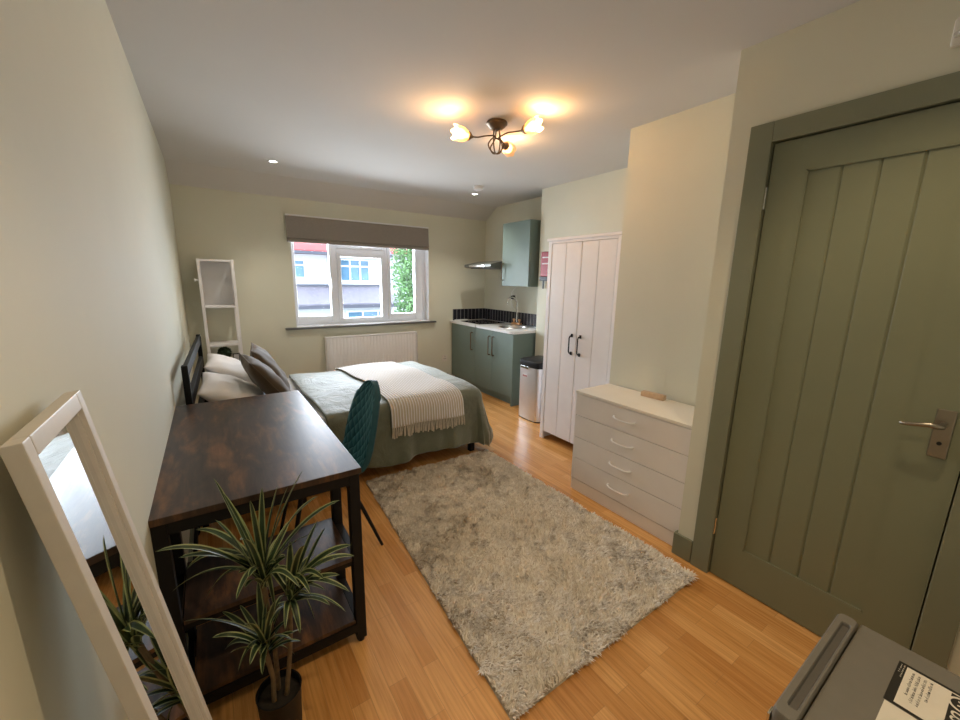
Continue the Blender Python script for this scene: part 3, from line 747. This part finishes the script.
ZT = .545
EX1, EY0, EY1, RR = bx1-.045, by0+.06, by1-.06, .085
def drape(sx, sy, off=0.0, fold=1.0):
    """sx, sy: position on the unrolled cloth; returns the draped point"""
    dx = max(0, sx-EX1); dn = max(0, EY0-sy); df = max(0, sy-EY1)
    dy = dn if dn > 0 else -df
    d = math.hypot(dx, dy)
    cxx, cyy = min(sx, EX1), min(max(sy, EY0), EY1)
    R = RR+off
    # crown of the top
    cu = (cyy-EY0)/(EY1-EY0); crown = .030*math.sin(PI*cu)**.7 if 0 < cu < 1 else 0
    puff = .006*math.sin(sx*9+sy*4)+.005*math.sin(sx*4.1-sy*11)
    z = ZT+off+crown+puff*min(1, 1)
    if d < 1e-9: return vec(cxx, cyy, z)
    if dx > 0 and dy != 0: d = min(d, .525)
    ux, uy = dx/math.hypot(dx, dy), dy/math.hypot(dx, dy)
    arc = R*PI/2
    if d < arc: out, drop = R*math.sin(d/R), R*(1-math.cos(d/R))
    else:
        h_ = d-arc; out, drop = R, R+h_
        s = sx if abs(uy) > .7 else sy*1.0+3
        if dx > 0 and dy != 0: s = sx+sy*.5
        amp = min(1, h_/.30)*fold
        out += (.018*math.sin(s*13+.6)+.010*math.sin(s*29+1.1)+.006*math.sin(s*47))*amp + .035*amp + (.05*amp if dx > 0 and dy != 0 else 0)
    return vec(cxx+ux*out, cyy-uy*out, z-drop)
def duvet():
    m = MB()
    x0 = .55
    sy0 = EY0-.50; sy1 = EY1+.46; sx1 = EX1+.47
    def fn(u, v):
        sx = x0+(sx1-x0)*u; sy = sy0+(sy1-sy0)*v
        hemwave = .010*math.sin(sx*5)+.006*math.sin(sx*17) + .03 - .03*(sx-.8)
        if v < .25: sy += hemwave*(1-v/.25)
        p = drape(sx, sy)
        if u < .03: p.z -= .006*(1-u/.03)
        p.x += .02*math.sin(sy*3.1+.5)*(1-u)**4 if p.z > .4 else 0
        p.z = max(p.z, .034 if p.x > 1.5 else .02)
        return p
    m.grid(fn, 120, 130)
    return m
dv = duvet().build('duvet', 'duvet', smooth=180)
sm = dv.modifiers.new('thickness', 'SOLIDIFY'); sm.thickness = .012; sm.offset = -1
centre(dv); tag(dv, 'sage green satin duvet draped over the bed down to the floor', 'duvet')
th = thing('fringed_throw', 'cream ribbed throw with fringe laid across the foot of the duvet', 'throw', (1.3, 3.2, .5))
tx0, tx1 = .985, 1.545
def thr(u, v):
    sy = (EY0-.245)+(EY1+.20-(EY0-.245))*v; sx = tx0+(tx1-tx0)*u + (.02*(1-v)) + .015*math.sin(sy*3)
    sx += .05*(1-v)*(u-.4) if v < .3 else 0
    return drape(sx, sy, .016, 1)
m = MB(); m.grid(thr, 96, 90, lambda u, v: (u*.60, v*1.8))
to_ = m.build('woven_cloth', 'throw', th, smooth=180)
sm = to_.modifiers.new('thickness', 'SOLIDIFY'); sm.thickness = .006; sm.offset = 1
m = MB()
for k in range(46):
    u = (k+.5)/46; p = thr(u, 0); p = vec(*p); L = .075+random.uniform(-.012, .012)
    dxr = random.uniform(-.008, .008); out = vec(0, -.006, 0)
    m.tube([p+vec(0, -.004, .006), p+vec(dxr*.4, -.010, -L*.4), p+vec(dxr, -.010, -L)], [.0042, .0048, .006], 6)
m.build('fringe', 'fringe', th)

# pillows and cushions
def pillow_fn(w_, h_, t_, c, rot, puff=2.6, seed=0):
    c = Vector(c)
    def mk(sign):
        def fn(u, v):
            a, b_ = 2*u-1, 2*v-1
            e = (1-abs(a)**puff)*(1-abs(b_)**puff); e = max(0, e)**.5
            pin = 1-.07*(abs(a)**2*(1-b_*b_)*0 + (1-abs(a))*abs(b_)**4*1.0) ; pin2 = 1-.07*(1-abs(b_))*abs(a)**4
            wr_ = .004*math.sin(a*7+b_*3+seed)+.003*math.sin(b_*9-a*4+seed*2)
            x = a*w_/2*pin2; y = b_*h_/2*pin; z = sign*(e*t_/2 + wr_*e)
            return c + rot @ Vector((x, y, z))
        return fn
    return mk
def pillow(name, w_, h_, t_, c, rot, mat, lab, cat, grp, seed=0, piping=None):
    mk = pillow_fn(w_, h_, t_, c, rot, seed=seed)
    m = MB(); m.grid(mk(1), 36, 30); m.grid(mk(-1), 36, 30)
    bmesh.ops.remove_doubles(m.bm, verts=m.bm.verts, dist=.0004)
    if not piping:
        o = m.build(name, mat, smooth=180); centre(o); return tag(o, lab, cat, grp)
    r = thing(name, lab, cat, c, grp)
    m.build('cover', mat, r, smooth=180)
    mk0 = mk(0); pts = []
    N = 30
    for k in range(N): pts.append(mk0(k/N, 0))
    for k in range(N): pts.append(mk0(1, k/N))
    for k in range(N): pts.append(mk0(1-k/N, 1))
    for k in range(N+1): pts.append(mk0(0, 1-k/N))
    MB().tube(pts, .004, 6).build('piping', mat, r)
    return r
Rm = lambda *deg: (Matrix.Rotation(math.radians(deg[2]), 3, 'Z') @ Matrix.Rotation(math.radians(deg[1]), 3, 'Y') @ Matrix.Rotation(math.radians(deg[0]), 3, 'X'))
# local: w along x, h along y (across the bed), thickness z
pillow('pillow', .40, .62, .14, (.085, 2.965, .675), Rm(0, 28, -2), 'pillow_white', 'white pillow leaning on the headboard at the near side of the bed', 'pillow', 'white bed pillows', 1)
pillow('pillow', .44, .60, .14, (.130, 3.60, .685), Rm(0, 30, -2), 'pillow_white', 'white pillow leaning on the headboard at the far side, nearest the shelf unit', 'pillow', 'white bed pillows', 2)
pillow('cushion', .44, .42, .13, (.285, 2.93, .730), Rm(0, 54, 4), 'cushion', 'dark brown velvet cushion nearest the desk, in front of the other cushion', 'cushion', 'brown scatter cushions on the bed', 3, True)
pillow('cushion', .44, .42, .13, (.345, 3.37, .715), Rm(0, 60, -5), 'cushion', 'dark brown velvet cushion behind the other, nearer the window', 'cushion', 'brown scatter cushions on the bed', 4, True)

# ------------------------------------------------------------------ shelf unit
su = thing('shelf_unit', 'tall narrow white open shelf unit in the corner behind the bed', 'shelf unit', (.09, 4.60, 0))
sx0, sx1, sy0, sy1 = -.052, .235, 4.45, 4.70
for x in (sx0, sx1-.024):
    for y in (sy0, sy1-.024): MB().box(x, x+.024, y, y+.024, 0, 1.575, .002).build('upright', 'white_wood', su)
m = MB()
for z in (.28, .54, .765, 1.13, 1.555):
    MB().box(sx0+.0245, sx1-.0245, sy0+.002, sy1-.002, z, z+.018, .001).build('shelf', 'white_wood', su)
MB().box(sx0+.0245, sx1-.0245, sy1-.016, sy1-.008, 1.149, 1.554).build('back_panel', 'white_gloss', su, smooth=0)
for x in (sx0+.006, sx1-.014): MB().box(x, x+.008, sy0+.025, sy1-.025, 1.149, 1.554).build('side_panel', 'white_wood', su, smooth=0)
MB().lathe([(0, 0), (.008, 0), (.008, .02), (.014, .024), (.014, .032), (0, .034)], (sx0, 4.462, 1.385), (-1, 0, 0), 16).build('side_hook', 'white_gloss', su)
tb = thing('topiary_plant', 'small dark green ball plant in a white pot on the shelf unit', 'plant', (.085, 4.56, .558))
MB().lathe([(0, 0), (.032, 0), (.04, .07), (.036, .07), (.034, .06), (0, .06)], (.085, 4.56, .5585), n=28).build('pot', 'white_gloss', tb)
bm_ = MB(); R0 = .068
bmesh.ops.create_icosphere(bm_.bm, subdivisions=3, radius=.052, matrix=Matrix.Translation((.085, 4.56, .683)))
for k in range(700):
    a = Vector(rng.normal(size=3)).normalized(); t1 = a.orthogonal().normalized(); t1 = Matrix.Rotation(random.uniform(0, 6.28), 3, a) @ t1
    b0 = vec(.085, 4.56, .683)+a*.046; L = random.uniform(.014, .026); t2 = a.cross(t1)
    v = [bm_.bm.verts.new(b0+t2*.005), bm_.bm.verts.new(b0-t2*.005), bm_.bm.verts.new(b0+a*L+t1*.008)]
    bm_.bm.faces.new(v)
bm_.build('foliage', 'boxwood', tb, smooth=0)
pf = thing('photo_frame', 'small black framed white picture standing on the shelf unit', 'picture frame', (.175, 4.50, .558))
MB().obox((.178, 4.50, .62), (.055, .008, .12), Matrix.Rotation(-.12, 3, 'X'), .001).build('frame', 'black_plastic', pf)
MB().obox((.178, 4.4955, .62), (.042, .002, .10), Matrix.Rotation(-.12, 3, 'X')).build('picture', 'white_print', pf, smooth=0)

# ------------------------------------------------------------------ leaning mirror
mr = thing('leaning_mirror', 'narrow white framed mirror leaning against the left wall near the camera', 'mirror', (0, .68, 0))
ang = math.radians(7.9)
def MRP(a, b_, c):  # a: across (y), b: up the mirror, c: out from the back
    foot = vec(-.0125, .567, .003); upv = vec(-math.sin(ang), 0, math.cos(ang)); nv = vec(math.cos(ang), 0, math.sin(ang))
    return foot + vec(0, a, 0)+upv*b_+nv*c
rot = Matrix(((0, -math.sin(ang), math.cos(ang)), (1, 0, 0), (0, math.cos(ang), math.sin(ang))))
def mbx(m, a0, a1, b0, b1, c0, c1, bev=.002): m.obox(MRP((a0+a1)/2, (b0+b1)/2, (c0+c1)/2), (a1-a0, b1-b0, c1-c0), rot, bev); return m
MW, MH = .229, 1.268
m = MB(); mbx(m, 0, .022, 0, MH, 0, .018); mbx(m, MW-.022, MW, 0, MH, 0, .018); mbx(m, .0221, MW-.0221, MH-.024, MH, 0, .018); mbx(m, .0221, MW-.0221, 0, .024, 0, .018)
m.build('frame', 'frame_white', mr)
m = MB()
for (a0, a1, b0, b1) in ((.0222, .026, .024, MH-.024), (MW-.026, MW-.0222, .024, MH-.024), (.026, MW-.026, MH-.028, MH-.0242), (.026, MW-.026, .0242, .028)): mbx(m, a0, a1, b0, b1, .002, .012, .0008)
m.build('inner_bead', 'frame_white', mr)
m = MB(); mbx(m, .0223, MW-.0223, .0245, MH-.0245, .004, .006, 0); m.build('mirror_glass', 'mirror', mr, smooth=0)
m = MB(); mbx(m, .0223, MW-.0223, .0245, MH-.0245, .0005, .003, 0); m.build('backing_board', 'frame_white', mr, smooth=0)

# ------------------------------------------------------------------ plant
pc = vec(.060, 1.115, 0)
pt = thing('potted_dracaena', 'tall striped leaf dracaena in a small black pot beside the desk', 'plant', pc)
MB().lathe([(0, 0), (.046, 0), (.050, .01), (.060, .215), (.062, .225), (.057, .225), (.055, .205), (0, .205)], pc, n=40).build('pot', 'pot_black', pt)
MB().lathe([(0, .2055), (.0545, .2055)], pc, n=24).build('soil', 'soil', pt)
# heads: (base point, stem foot, leaves (dx right, dz up, dy depth, width, droop))
Rg = vec(.824, -.567, 0); Dp = vec(.567, .824, 0)
def leaf(m, p0, tip, bow, w_, twist=0):
    p0 = Vector(p0); tip = Vector(tip); d = tip-p0; L = d.length
    up = vec(0, 0, 1); mid = p0+d*.5+up*max(bow, .10)*1.15*L
    N = 12; prev = None; rows = []
    for i in range(N+1):
        t = i/N; p = p0*(1-t)**2+mid*2*t*(1-t)+tip*t*t
        tg = ((mid-p0)*(1-t)+(tip-mid)*t).normalized()
        sd = tg.cross(up); sd = sd.normalized() if sd.length > 1e-3 else vec(1, 0, 0)
        sd = Matrix.Rotation(twist*(.4+t), 3, tg) @ sd; nn = sd.cross(tg)
        ww = w_*(math.sin(PI*min(1, .18+t*.82))**.55)*(1 if t < .98 else .15)
        if t == 0: ww = w_*.5
        rows.append([m.bm.verts.new(p+sd*ww*k+nn*abs(k)*ww*.35) for k in (-1, -.62, 0, .62, 1)])
    for a, b_ in zip(rows, rows[1:]):
        for k in range(4):
            f = m.bm.faces.new((a[k], a[k+1], b_[k+1], b_[k])); f.material_index = 1 if k in (0, 3) else 0
S = 1/300
heads = [
 ((0.048, 1.11, 0.624), [(-.083,.077,.28,.0),(-.066,-.013,.277,.05),(.023,.032,.242,.05),(.12,-.024,.29,.0),(.082,-.008,.246,.08),(.199,-.079,.202,.22),(.134,-.131,.261,.2),(-.213,.014,.152,.3),(-.173,.022,.113,.25),(-.2,.06,-.0,.35),(-.176,.17,-.022,.4),(-.043,-.068,.03,.35),(-.064,-.092,.024,.4),(.063,.034,.238,.05),(-.049,.131,.161,.1),(-.145,.197,.079,.25),(-.012,-.089,.276,.1),(.087,.057,.105,.1),(.073,-.147,.032,.5),(-.139,.115,-.099,.5),(.024,.032,-.151,.5),(.13,.008,.068,.3),(-.087,-.037,.221,.15),(-.042,-.127,.203,.3),(-.083,.193,-.045,.35)]),
 ((0.112, 1.11, 0.538), [(.162,-.073,.133,.25),(.181,-.028,.059,.3),(.101,-.03,.186,.08),(.036,-.122,.065,.55),(-.046,-.065,.016,.5),(.103,-.013,-.088,.35),(.143,-.098,.003,.3),(.119,-.14,-.018,.3),(.095,.032,.179,.05),(-.039,.124,.04,.2),(.007,-.082,-.076,.4),(-.076,.004,-.057,.4),(.029,-.137,.227,.2),(.137,.023,.031,.25),(-.03,-.096,-.03,.45),(.042,.068,.042,.1),(.066,-.162,.125,.4),(.062,.015,-.142,.5),(.014,.019,.151,.05),(.125,-.067,.046,.3)]),
 ((0.038, 1.11, 0.389), [(-.189,.13,.083,.22),(-.118,.004,.1,.3),(-.07,-.049,.011,.6),(.02,.006,.178,.0),(.001,.048,.189,.05),(.059,-.089,.072,.3),(.062,.035,.101,.1),(-.05,.112,.081,.15),(-.097,.164,.04,.2),(.096,.012,.05,.25),(-.042,-.088,.053,.5),(.031,-.08,.206,.08),(-.1,.117,-.054,.4),(.074,.027,-.095,.4),(-.043,-.068,.159,.3)])]
for hi, (bb, lv) in enumerate(heads):
    base = vec(*bb); foot = vec(.060+(.0, .018, -.016)[hi], 1.115+(.02, -.01, -.012)[hi], .205)
    st = MB().tube([foot, foot+(base-foot)*.4+vec(.006, .004, 0), base-vec(0, 0, .02), base+vec(0, 0, .03)], [.007, .0065, .007, .005], 10).build('stem', 'stem', pt)
    m = MB()
    for (ax_, ay_, az_, bow) in lv:
        leaf(m, base+vec(random.uniform(-.006, .006), random.uniform(-.006, .006), random.uniform(-.04, .03)), base+vec(ax_, ay_, az_), bow, random.uniform(.0075, .011), random.uniform(-.6, .6))
    for k in range(12):
        a = random.uniform(0, 2*PI); L = random.uniform(.07, .15)
        leaf(m, base+vec(0, 0, random.uniform(-.05, .02)), base+vec(math.cos(a)*L*.7, math.sin(a)*L*.7, L*random.uniform(-.2, .7)), .3, .009, random.uniform(-.6, .6))
    m.build('foliage', ['leaf_green', 'leaf_cream'], st, smooth=180)

# ------------------------------------------------------------------ rug
def rug():
    P00, P10, P11, P01 = vec(.690, .780, 0), vec(1.850, .785, 0), vec(1.835, 2.53, 0), vec(.800, 2.565, 0)
    def surf(u, v):
        p = P00*(1-u)*(1-v)+P10*u*(1-v)+P11*u*v+P01*(1-u)*v
        e = .012*np.sin(v*14+1)+.006*np.sin(v*33)
        return p
    r = thing('shag_rug', 'large beige shaggy rug on the wooden floor beside the bed', 'rug', ((P00+P11)/2)*1.0)
    m = MB(); nu, nv = 60, 90
    def top(u, v):
        p = surf(u, v); ed = min(u, 1-u, v, 1-v)
        hh = .012*min(1, ed/.02)+.003*math.sin(u*9+v*5)*math.sin(v*12)*min(1, ed/.08) + .001
        return (p.x, p.y, hh)
    m.grid(top, nu, nv); m.grid(lambda u, v: (surf(u, v).x, surf(u, v).y, .0005), 2, 2)
    m.build('backing', 'rug_base', r)
    N = 110000
    u = rng.random(N); v = rng.random(N)
    P = np.array([P00, P10, P11, P01])
    p = (P[0][None]*((1-u)*(1-v))[:, None]+P[1][None]*(u*(1-v))[:, None]+P[2][None]*(u*v)[:, None]+P[3][None]*((1-u)*v)[:, None])
    # clumped direction field
    def sn(fx, fy, ph): return np.sin(p[:, 0]*fx+ph+1.3*np.sin(p[:, 1]*fy*.7+ph))*np.cos(p[:, 1]*fy-ph+1.1*np.sin(p[:, 0]*fx*.6))
    fa = 1.6*sn(7, 6, .3)+1.4*sn(23, 27, 1.7)+1.5*sn(61, 57, 2.9)
    az = fa+rng.normal(0, .8, N)
    lean = np.clip(.80+.22*sn(11, 9, 4.)+rng.normal(0, .2, N), .15, 1.4)
    # far (window) end of the rug is flatter and smoother, near end stands taller
    nearf = np.clip(1.25-(p[:, 1]-.8)/1.5, .45, 1.15)
    L = (.015+.008*rng.random(N))*(.7+.5*nearf)
    base = p.copy(); base[:, 2] = .011
    d = np.stack([np.cos(az)*np.sin(lean), np.sin(az)*np.sin(lean), np.cos(lean)], 1)
    sd = np.stack([-np.sin(az), np.cos(az), 0*az], 1)
    wv = .0014+.0010*rng.random(N)
    b0 = base-sd*wv[:, None]; b1 = base+sd*wv[:, None]
    mid = base+d*(L*.55)[:, None]; m0 = mid-sd*(wv*1.15)[:, None]; m1 = mid+sd*(wv*1.15)[:, None]
    d2 = d.copy(); d2[:, 2] -= .55; d2 /= np.linalg.norm(d2, axis=1)[:, None]
    t = mid+d2*(L*.55)[:, None]; t[:, 2] = np.maximum(t[:, 2], .008)
    V = np.stack([b0, b1, m1, m0, t], 1).reshape(-1, 3)
    me = bpy.data.meshes.new('pile')
    me.vertices.add(N*5); me.vertices.foreach_set('co', V.astype(np.float32).ravel())
    me.loops.add(N*7); me.polygons.add(N*2)
    o5 = np.arange(N)*5
    li = np.stack([o5, o5+1, o5+2, o5+3, o5+3, o5+2, o5+4], 1).ravel()
    me.loops.foreach_set('vertex_index', li.astype(np.int32))
    ls = np.stack([np.arange(N)*7, np.arange(N)*7+4], 1).ravel(); me.polygons.foreach_set('loop_start', ls.astype(np.int32))
    me.update(calc_edges=True)
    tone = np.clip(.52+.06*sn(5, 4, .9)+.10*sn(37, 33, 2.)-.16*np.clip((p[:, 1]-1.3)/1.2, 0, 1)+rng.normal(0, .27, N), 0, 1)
    at = me.attributes.new('tone', 'FLOAT', 'POINT'); at.data.foreach_set('value', np.repeat(tone, 5).astype(np.float32))
    me.polygons.foreach_set('use_smooth', [True]*len(me.polygons))
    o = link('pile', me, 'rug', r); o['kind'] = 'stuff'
rug()

# ------------------------------------------------------------------ mini fridge
fr = thing('mini_fridge', 'grey mini fridge by the door with printed stickers on its top', 'fridge', (1.19, -.02, 0))
fx0, fx1, fy1, fy0, fz = .950, 1.428, .205, -.245, .50
MB().box(fx0, fx1, fy0, .1605, .012, fz, .006, 3).build('body', 'fridge', fr)
for x in (fx0+.05, fx1-.05):
    for y in (fy0+.05, .12): MB().lathe([(0, 0), (.015, 0), (.015, .0115), (0, .0115)], (x, y, 0), n=16).build('foot', 'black_plastic', fr)
def fdoor():
    m = MB(); x0, x1, y0, y1, z0, z1 = fx0, fx1, .163, fy1+.003, .02, fz+.003
    rx0, rx1, ry0, ry1, rz = fx0+.038, fx1-.038, .171, .193, z1-.010
    def loop(a, b_, c, d_, r, z, n=6):
        return [m.bm.verts.new((x, y, z)) for x, y in rr(a, b_, c, d_, r, n)]
    bot = loop(x0, x1, y0, y1, .015, z0); l1 = loop(x0, x1, y0, y1, .015, z1-.006); l2 = loop(x0+.004, x1-.004, y0+.004, y1-.004, .012, z1)
    l3 = loop(rx0, rx1, ry0, ry1, .008, z1); l4 = loop(rx0+.002, rx1-.002, ry0+.002, ry1-.002, .006, z1-.003); l5 = loop(rx0+.004, rx1-.004, ry0+.004, ry1-.004, .004, rz)
    seq = [bot, l1, l2, l3, l4, l5]; n = len(bot)
    for i, (a, b_) in enumerate(zip(seq, seq[1:])):
        for k in range(n):
            f = m.bm.faces.new((a[k], a[(k+1) % n], b_[(k+1) % n], b_[k])); f.material_index = 1 if i >= 4 else 0
    m.bm.faces.new(bot[::-1]); m.bm.faces.new(l5).material_index = 1
    return m
fd = fdoor().build('door', ['fridge', 'fridge_dark'], fr, smooth=40)
MB().box(fx1-.07, fx1-.055, .178, .188, fz-.018, fz-.008, .003).build('handle_screw', 'chrome', fd)
MB().box(fx0+.004, fx0+.03, fy1+.0035, fy1+.0095, .03, fz-.02, .002).build('chrome_edge', 'chrome', fd)
# stickers on the top, local frame: reading direction -x, lines advance in +y... drawn as flat prints
st = thing('warning_sticker', 'black and cream printed sticker stuck on the fridge top', 'sticker', (1.28, -.02, fz+.0005))
z0 = fz+.0006
SXa, SXb = 1.358, 1.195; SYa = .073
MB().box(SXb, SXa, SYa-.28, SYa, z0, z0+.0004).build('black_border', 'sticker_black', st, smooth=0)
MB().box(SXb+.008, SXa-.009, SYa-.280, SYa-.0155, z0+.0005, z0+.0008).build('cream_panel', 'sticker_cream', st, smooth=0)
def text(body, size, loc, rotz, mat, parent, name, shear=0, bold=0):
    cu = bpy.data.curves.new(name, 'FONT'); cu.body = body; cu.size = size; cu.extrude = .00008; cu.align_x = 'LEFT'; cu.shear = shear; cu.offset = bold; cu.space_line = .95
    o = bpy.data.objects.new(name, cu); C.objects.link(o)
    dg = bpy.context.evaluated_depsgraph_get(); me = bpy.data.meshes.new_from_object(o.evaluated_get(dg))
    bpy.data.objects.remove(o); me.transform(Matrix.Translation(loc) @ Matrix.Rotation(rotz, 4, 'Z'))
    me.materials.clear(); return link(name, me, mat, parent)
# print lines: rows of small word strokes (the lettering is not legible at this distance)
def wordlines(lines, x_start, ys_, zz, hgt, mat, parent, name):
    m = MB(); rd = random.Random(3)
    for L, y in zip(lines, ys_):
        x = x_start
        while x > x_start-L:
            nl = rd.randint(2, 7)
            for k in range(nl):
                if x < x_start-L: break
                tall = rd.choice((.62, .62, 1, .8)); wd_ = .0028
                m.box(x-wd_*.75, x-wd_*.45, y, y+hgt*tall, zz, zz+.0002)
                if rd.random() < .7: m.box(x-wd_, x-.0003, y+(hgt*.5 if rd.random() < .5 else 0), y+(hgt*.5 if rd.random() < .5 else 0)+.0007, zz, zz+.0002)
                x -= wd_+.0005
            x -= .0028
    return m.build(name, mat, parent, smooth=0)
# text reads towards -x, so its "up" is -y; rows advance towards +y
wordlines([.088, .108, .106, .077], 1.338, [SYa-.030, SYa-.040, SYa-.050, SYa-.060], z0+.0009, .0062, 'sticker_black', st, 'small_print')
wordlines([.050, .034], SXa-.008, [SYa-.012, SYa-.007], z0+.0005, .003, 'sticker_cream', st, 'small_print')
MB().box(1.205, 1.345, SYa-.155, SYa-.088, z0+.0009, z0+.0011).build('logo_block', 'sticker_black', st, smooth=0)
MB().lathe([(.019, 0), (.019, .0002), (.024, .0002), (.024, 0), (.019, 0)], (1.318, SYa-.108, z0+.0012), n=32).build('logo_ring', 'sticker_cream', st, smooth=0)
text('A', .026, (1.328, SYa-.100, z0+.0012), PI, 'sticker_cream', st, 'logo_letters', shear=.2, bold=.0006)
text('USO', .030, (1.290, SYa-.094, z0+.0012), PI, 'sticker_cream', st, 'logo_letters', shear=.2, bold=.0006)
st2 = MB().box(1.045, 1.192, SYa-.28, SYa-.003, z0, z0+.0004).build('cream_sticker', 'sticker_cream', smooth=0); centre(st2)
tag(st2, 'plain cream sticker on the fridge top next to the printed one', 'sticker')

# ------------------------------------------------------------------ outside
GZ = -2.7
structure(MB().box(-30, 40, 5.2, 60, GZ-.2, GZ).build('ground', 'ground', smooth=0))
hs = thing('opposite_house', 'white rendered house with red tiled roof across the street', 'house', (4.0, 18.0, GZ))
MB().box(-4, 6.05, 16, 22, GZ, 2.25).build('house_wall', 'render_wall', hs, smooth=0)
MB().prism([(15.55, 2.30), (15.55, 2.38), (19, 5.2), (22.5, 2.38), (22.5, 2.30)], -4.3, 4.0, 'x').build('red_roof', 'roof_red', hs, smooth=0)
MB().prism([(15.55, 2.30), (15.55, 2.38), (19, 5.2), (22.5, 2.38), (22.5, 2.30)], 4.02, 6.3, 'x').build('grey_roof', 'roof_grey', hs, smooth=0)
MB().box(-4.3, 6.3, 15.48, 15.56, 2.24, 2.34).build('gutter', 'gutter', hs, smooth=0)
MB().prism([(14.6, .42), (14.6, .50), (16.0, 1.08), (16.0, .42)], -4, 6.2, 'x').build('lean_to_roof', 'roof_grey', hs, smooth=0)
MB().box(-4, 6.2, 14.52, 14.60, .34, .46).build('gutter', 'gutter', hs, smooth=0)
MB().box(-4, 6.2, 14.9, 15.99, GZ, .41).build('porch_wall', 'render_wall', hs, smooth=0)
MB().box(-4, 6.1, 15.95, 15.995, 1.09, 1.16).build('flashing', 'gutter', hs, smooth=0)
def ext_window(x0, x1, z0, z1, y, nx, tz):
    fr_ = MB(); t_ = .06
    fr_.box(x0, x1, y-.06, y-.001, z0, z0+t_).box(x0, x1, y-.06, y-.001, z1-t_, z1).box(x0, x0+t_, y-.06, y-.001, z0+t_, z1-t_).box(x1-t_, x1, y-.06, y-.001, z0+t_, z1-t_)
    for k in range(1, nx):
        xx = x0+(x1-x0)*k/nx; fr_.box(xx-t_/2, xx+t_/2, y-.06, y-.001, z0+t_, z1-t_)
    if tz: fr_.box(x0+t_, x1-t_, y-.058, y-.003, tz-t_/2, tz+t_/2)
    o = fr_.build('window', 'upvc', hs, smooth=0)
    MB().box(x0+t_, x1-t_, y-.03, y-.012, z0+t_, z1-t_).build('pane', 'ext_glass', o, smooth=0)
ext_window(2.2, 3.10, 1.36, 2.06, 16, 2, 1.85)
ext_window(4.32, 5.52, 1.26, 2.14, 16, 3, 1.86)
MB().box(3.86, 4.20, 15.60, 15.995, 1.16, 2.14).build('bay_side', 'upvc', hs, smooth=0)
ext_window(4.2, 6.0, -.9, .22, 14.9, 3, None)
ext_window(2.2, 3.6, -.9, .12, 14.9, 2, None)
# second house further right
h2 = thing('neighbour_house', 'pale rendered house half hidden behind the street tree', 'house', (10, 22, GZ))
MB().box(7.2, 14, 19, 24, GZ, 2.6).build('house_wall', 'render_wall', h2, smooth=0)
MB().prism([(18.6, 2.6), (21.5, 5.0), (24.4, 2.6)], 7.0, 14.2, 'x').build('roof', 'roof_red', h2, smooth=0)
tr = thing('street_tree', 'leafy green tree outside, seen through the right window pane', 'tree', (5.35, 11.6, GZ))
tc_ = vec(5.40, 11.6, GZ)
MB().tube([tc_, tc_+vec(.05, 0, 1.6), tc_+vec(-.05, .1, 3.2), tc_+vec(.1, 0, 5.5)], [.16, .12, .09, .03], 12).build('trunk', 'bark', tr)
m = MB()
for k in range(15000):
    a = rng.normal(size=3); a /= np.linalg.norm(a); r_ = random.random()**.4
    zc = random.uniform(-.4, 6.2); wid = .74*(1-abs(zc-2.9)/3.9)**.5 if abs(zc-2.9) < 3.9 else .1
    c = tc_+vec(0, 0, 1.4+zc)+vec(a[0]*r_*wid, a[1]*r_*wid, a[2]*.3)
    t1 = Vector(rng.normal(size=3)).normalized()*random.uniform(.04, .075); t2 = Vector(rng.normal(size=3)).normalized()*random.uniform(.025, .045)
    m.bm.faces.new([m.bm.verts.new(c+t1), m.bm.verts.new(c+t2), m.bm.verts.new(c-t1), m.bm.verts.new(c-t2)])
m.build('foliage', 'tree_leaf', tr, smooth=0, keep=True)

# ------------------------------------------------------------------ light
wld = bpy.data.worlds.new('sky'); bpy.context.scene.world = wld; wld.use_nodes = True
nt = wld.node_tree; bg = nt.nodes['Background']
bg.inputs[0].default_value = (.80, .90, 1.0, 1); bg.inputs[1].default_value = 3.0
dl = bpy.data.lights.new('daylight_through_window', 'AREA'); dl.shape = 'RECTANGLE'; dl.size = WX1-WX0; dl.size_y = 1.0
dl.energy = 75; dl.color = (.87, .93, 1.0)
do_ = bpy.data.objects.new('daylight_through_window', dl); C.objects.link(do_); do_.location = ((WX0+WX1)/2, 5.12, 1.42); do_.rotation_euler = (math.radians(-82), 0, 0)

# ------------------------------------------------------------------ camera
def cam():
    yaw, pitch, roll = (math.radians(a) for a in (34.54, 11.53, -.96))
    f = Vector((math.sin(yaw)*math.cos(pitch), math.cos(yaw)*math.cos(pitch), -math.sin(pitch)))
    r = Vector((math.cos(yaw), -math.sin(yaw), 0)); d = f.cross(r)
    c, s = math.cos(roll), math.sin(roll)
    R_, D_ = r*c+d*s, -r*s+d*c
    cd = bpy.data.cameras.new('camera'); cd.sensor_width = 36; cd.lens = 393.7/960*36; cd.clip_start = .02; cd.clip_end = 200
    o = bpy.data.objects.new('camera', cd); C.objects.link(o)
    m = Matrix((( R_.x, -D_.x, -f.x, 0), (R_.y, -D_.y, -f.y, 0), (R_.z, -D_.z, -f.z, 1.43), (0, 0, 0, 1)))
    o.matrix_world = m; bpy.context.scene.camera = o
cam()
sc = bpy.context.scene
sc.view_settings.view_transform = 'Standard'; sc.view_settings.look = 'None'; sc.view_settings.gamma = 1; sc.view_settings.exposure = .83
sc.cycles.max_bounces = 10; sc.cycles.diffuse_bounces = 6; sc.cycles.transparent_max_bounces = 12
sc.cycles.use_denoising = True
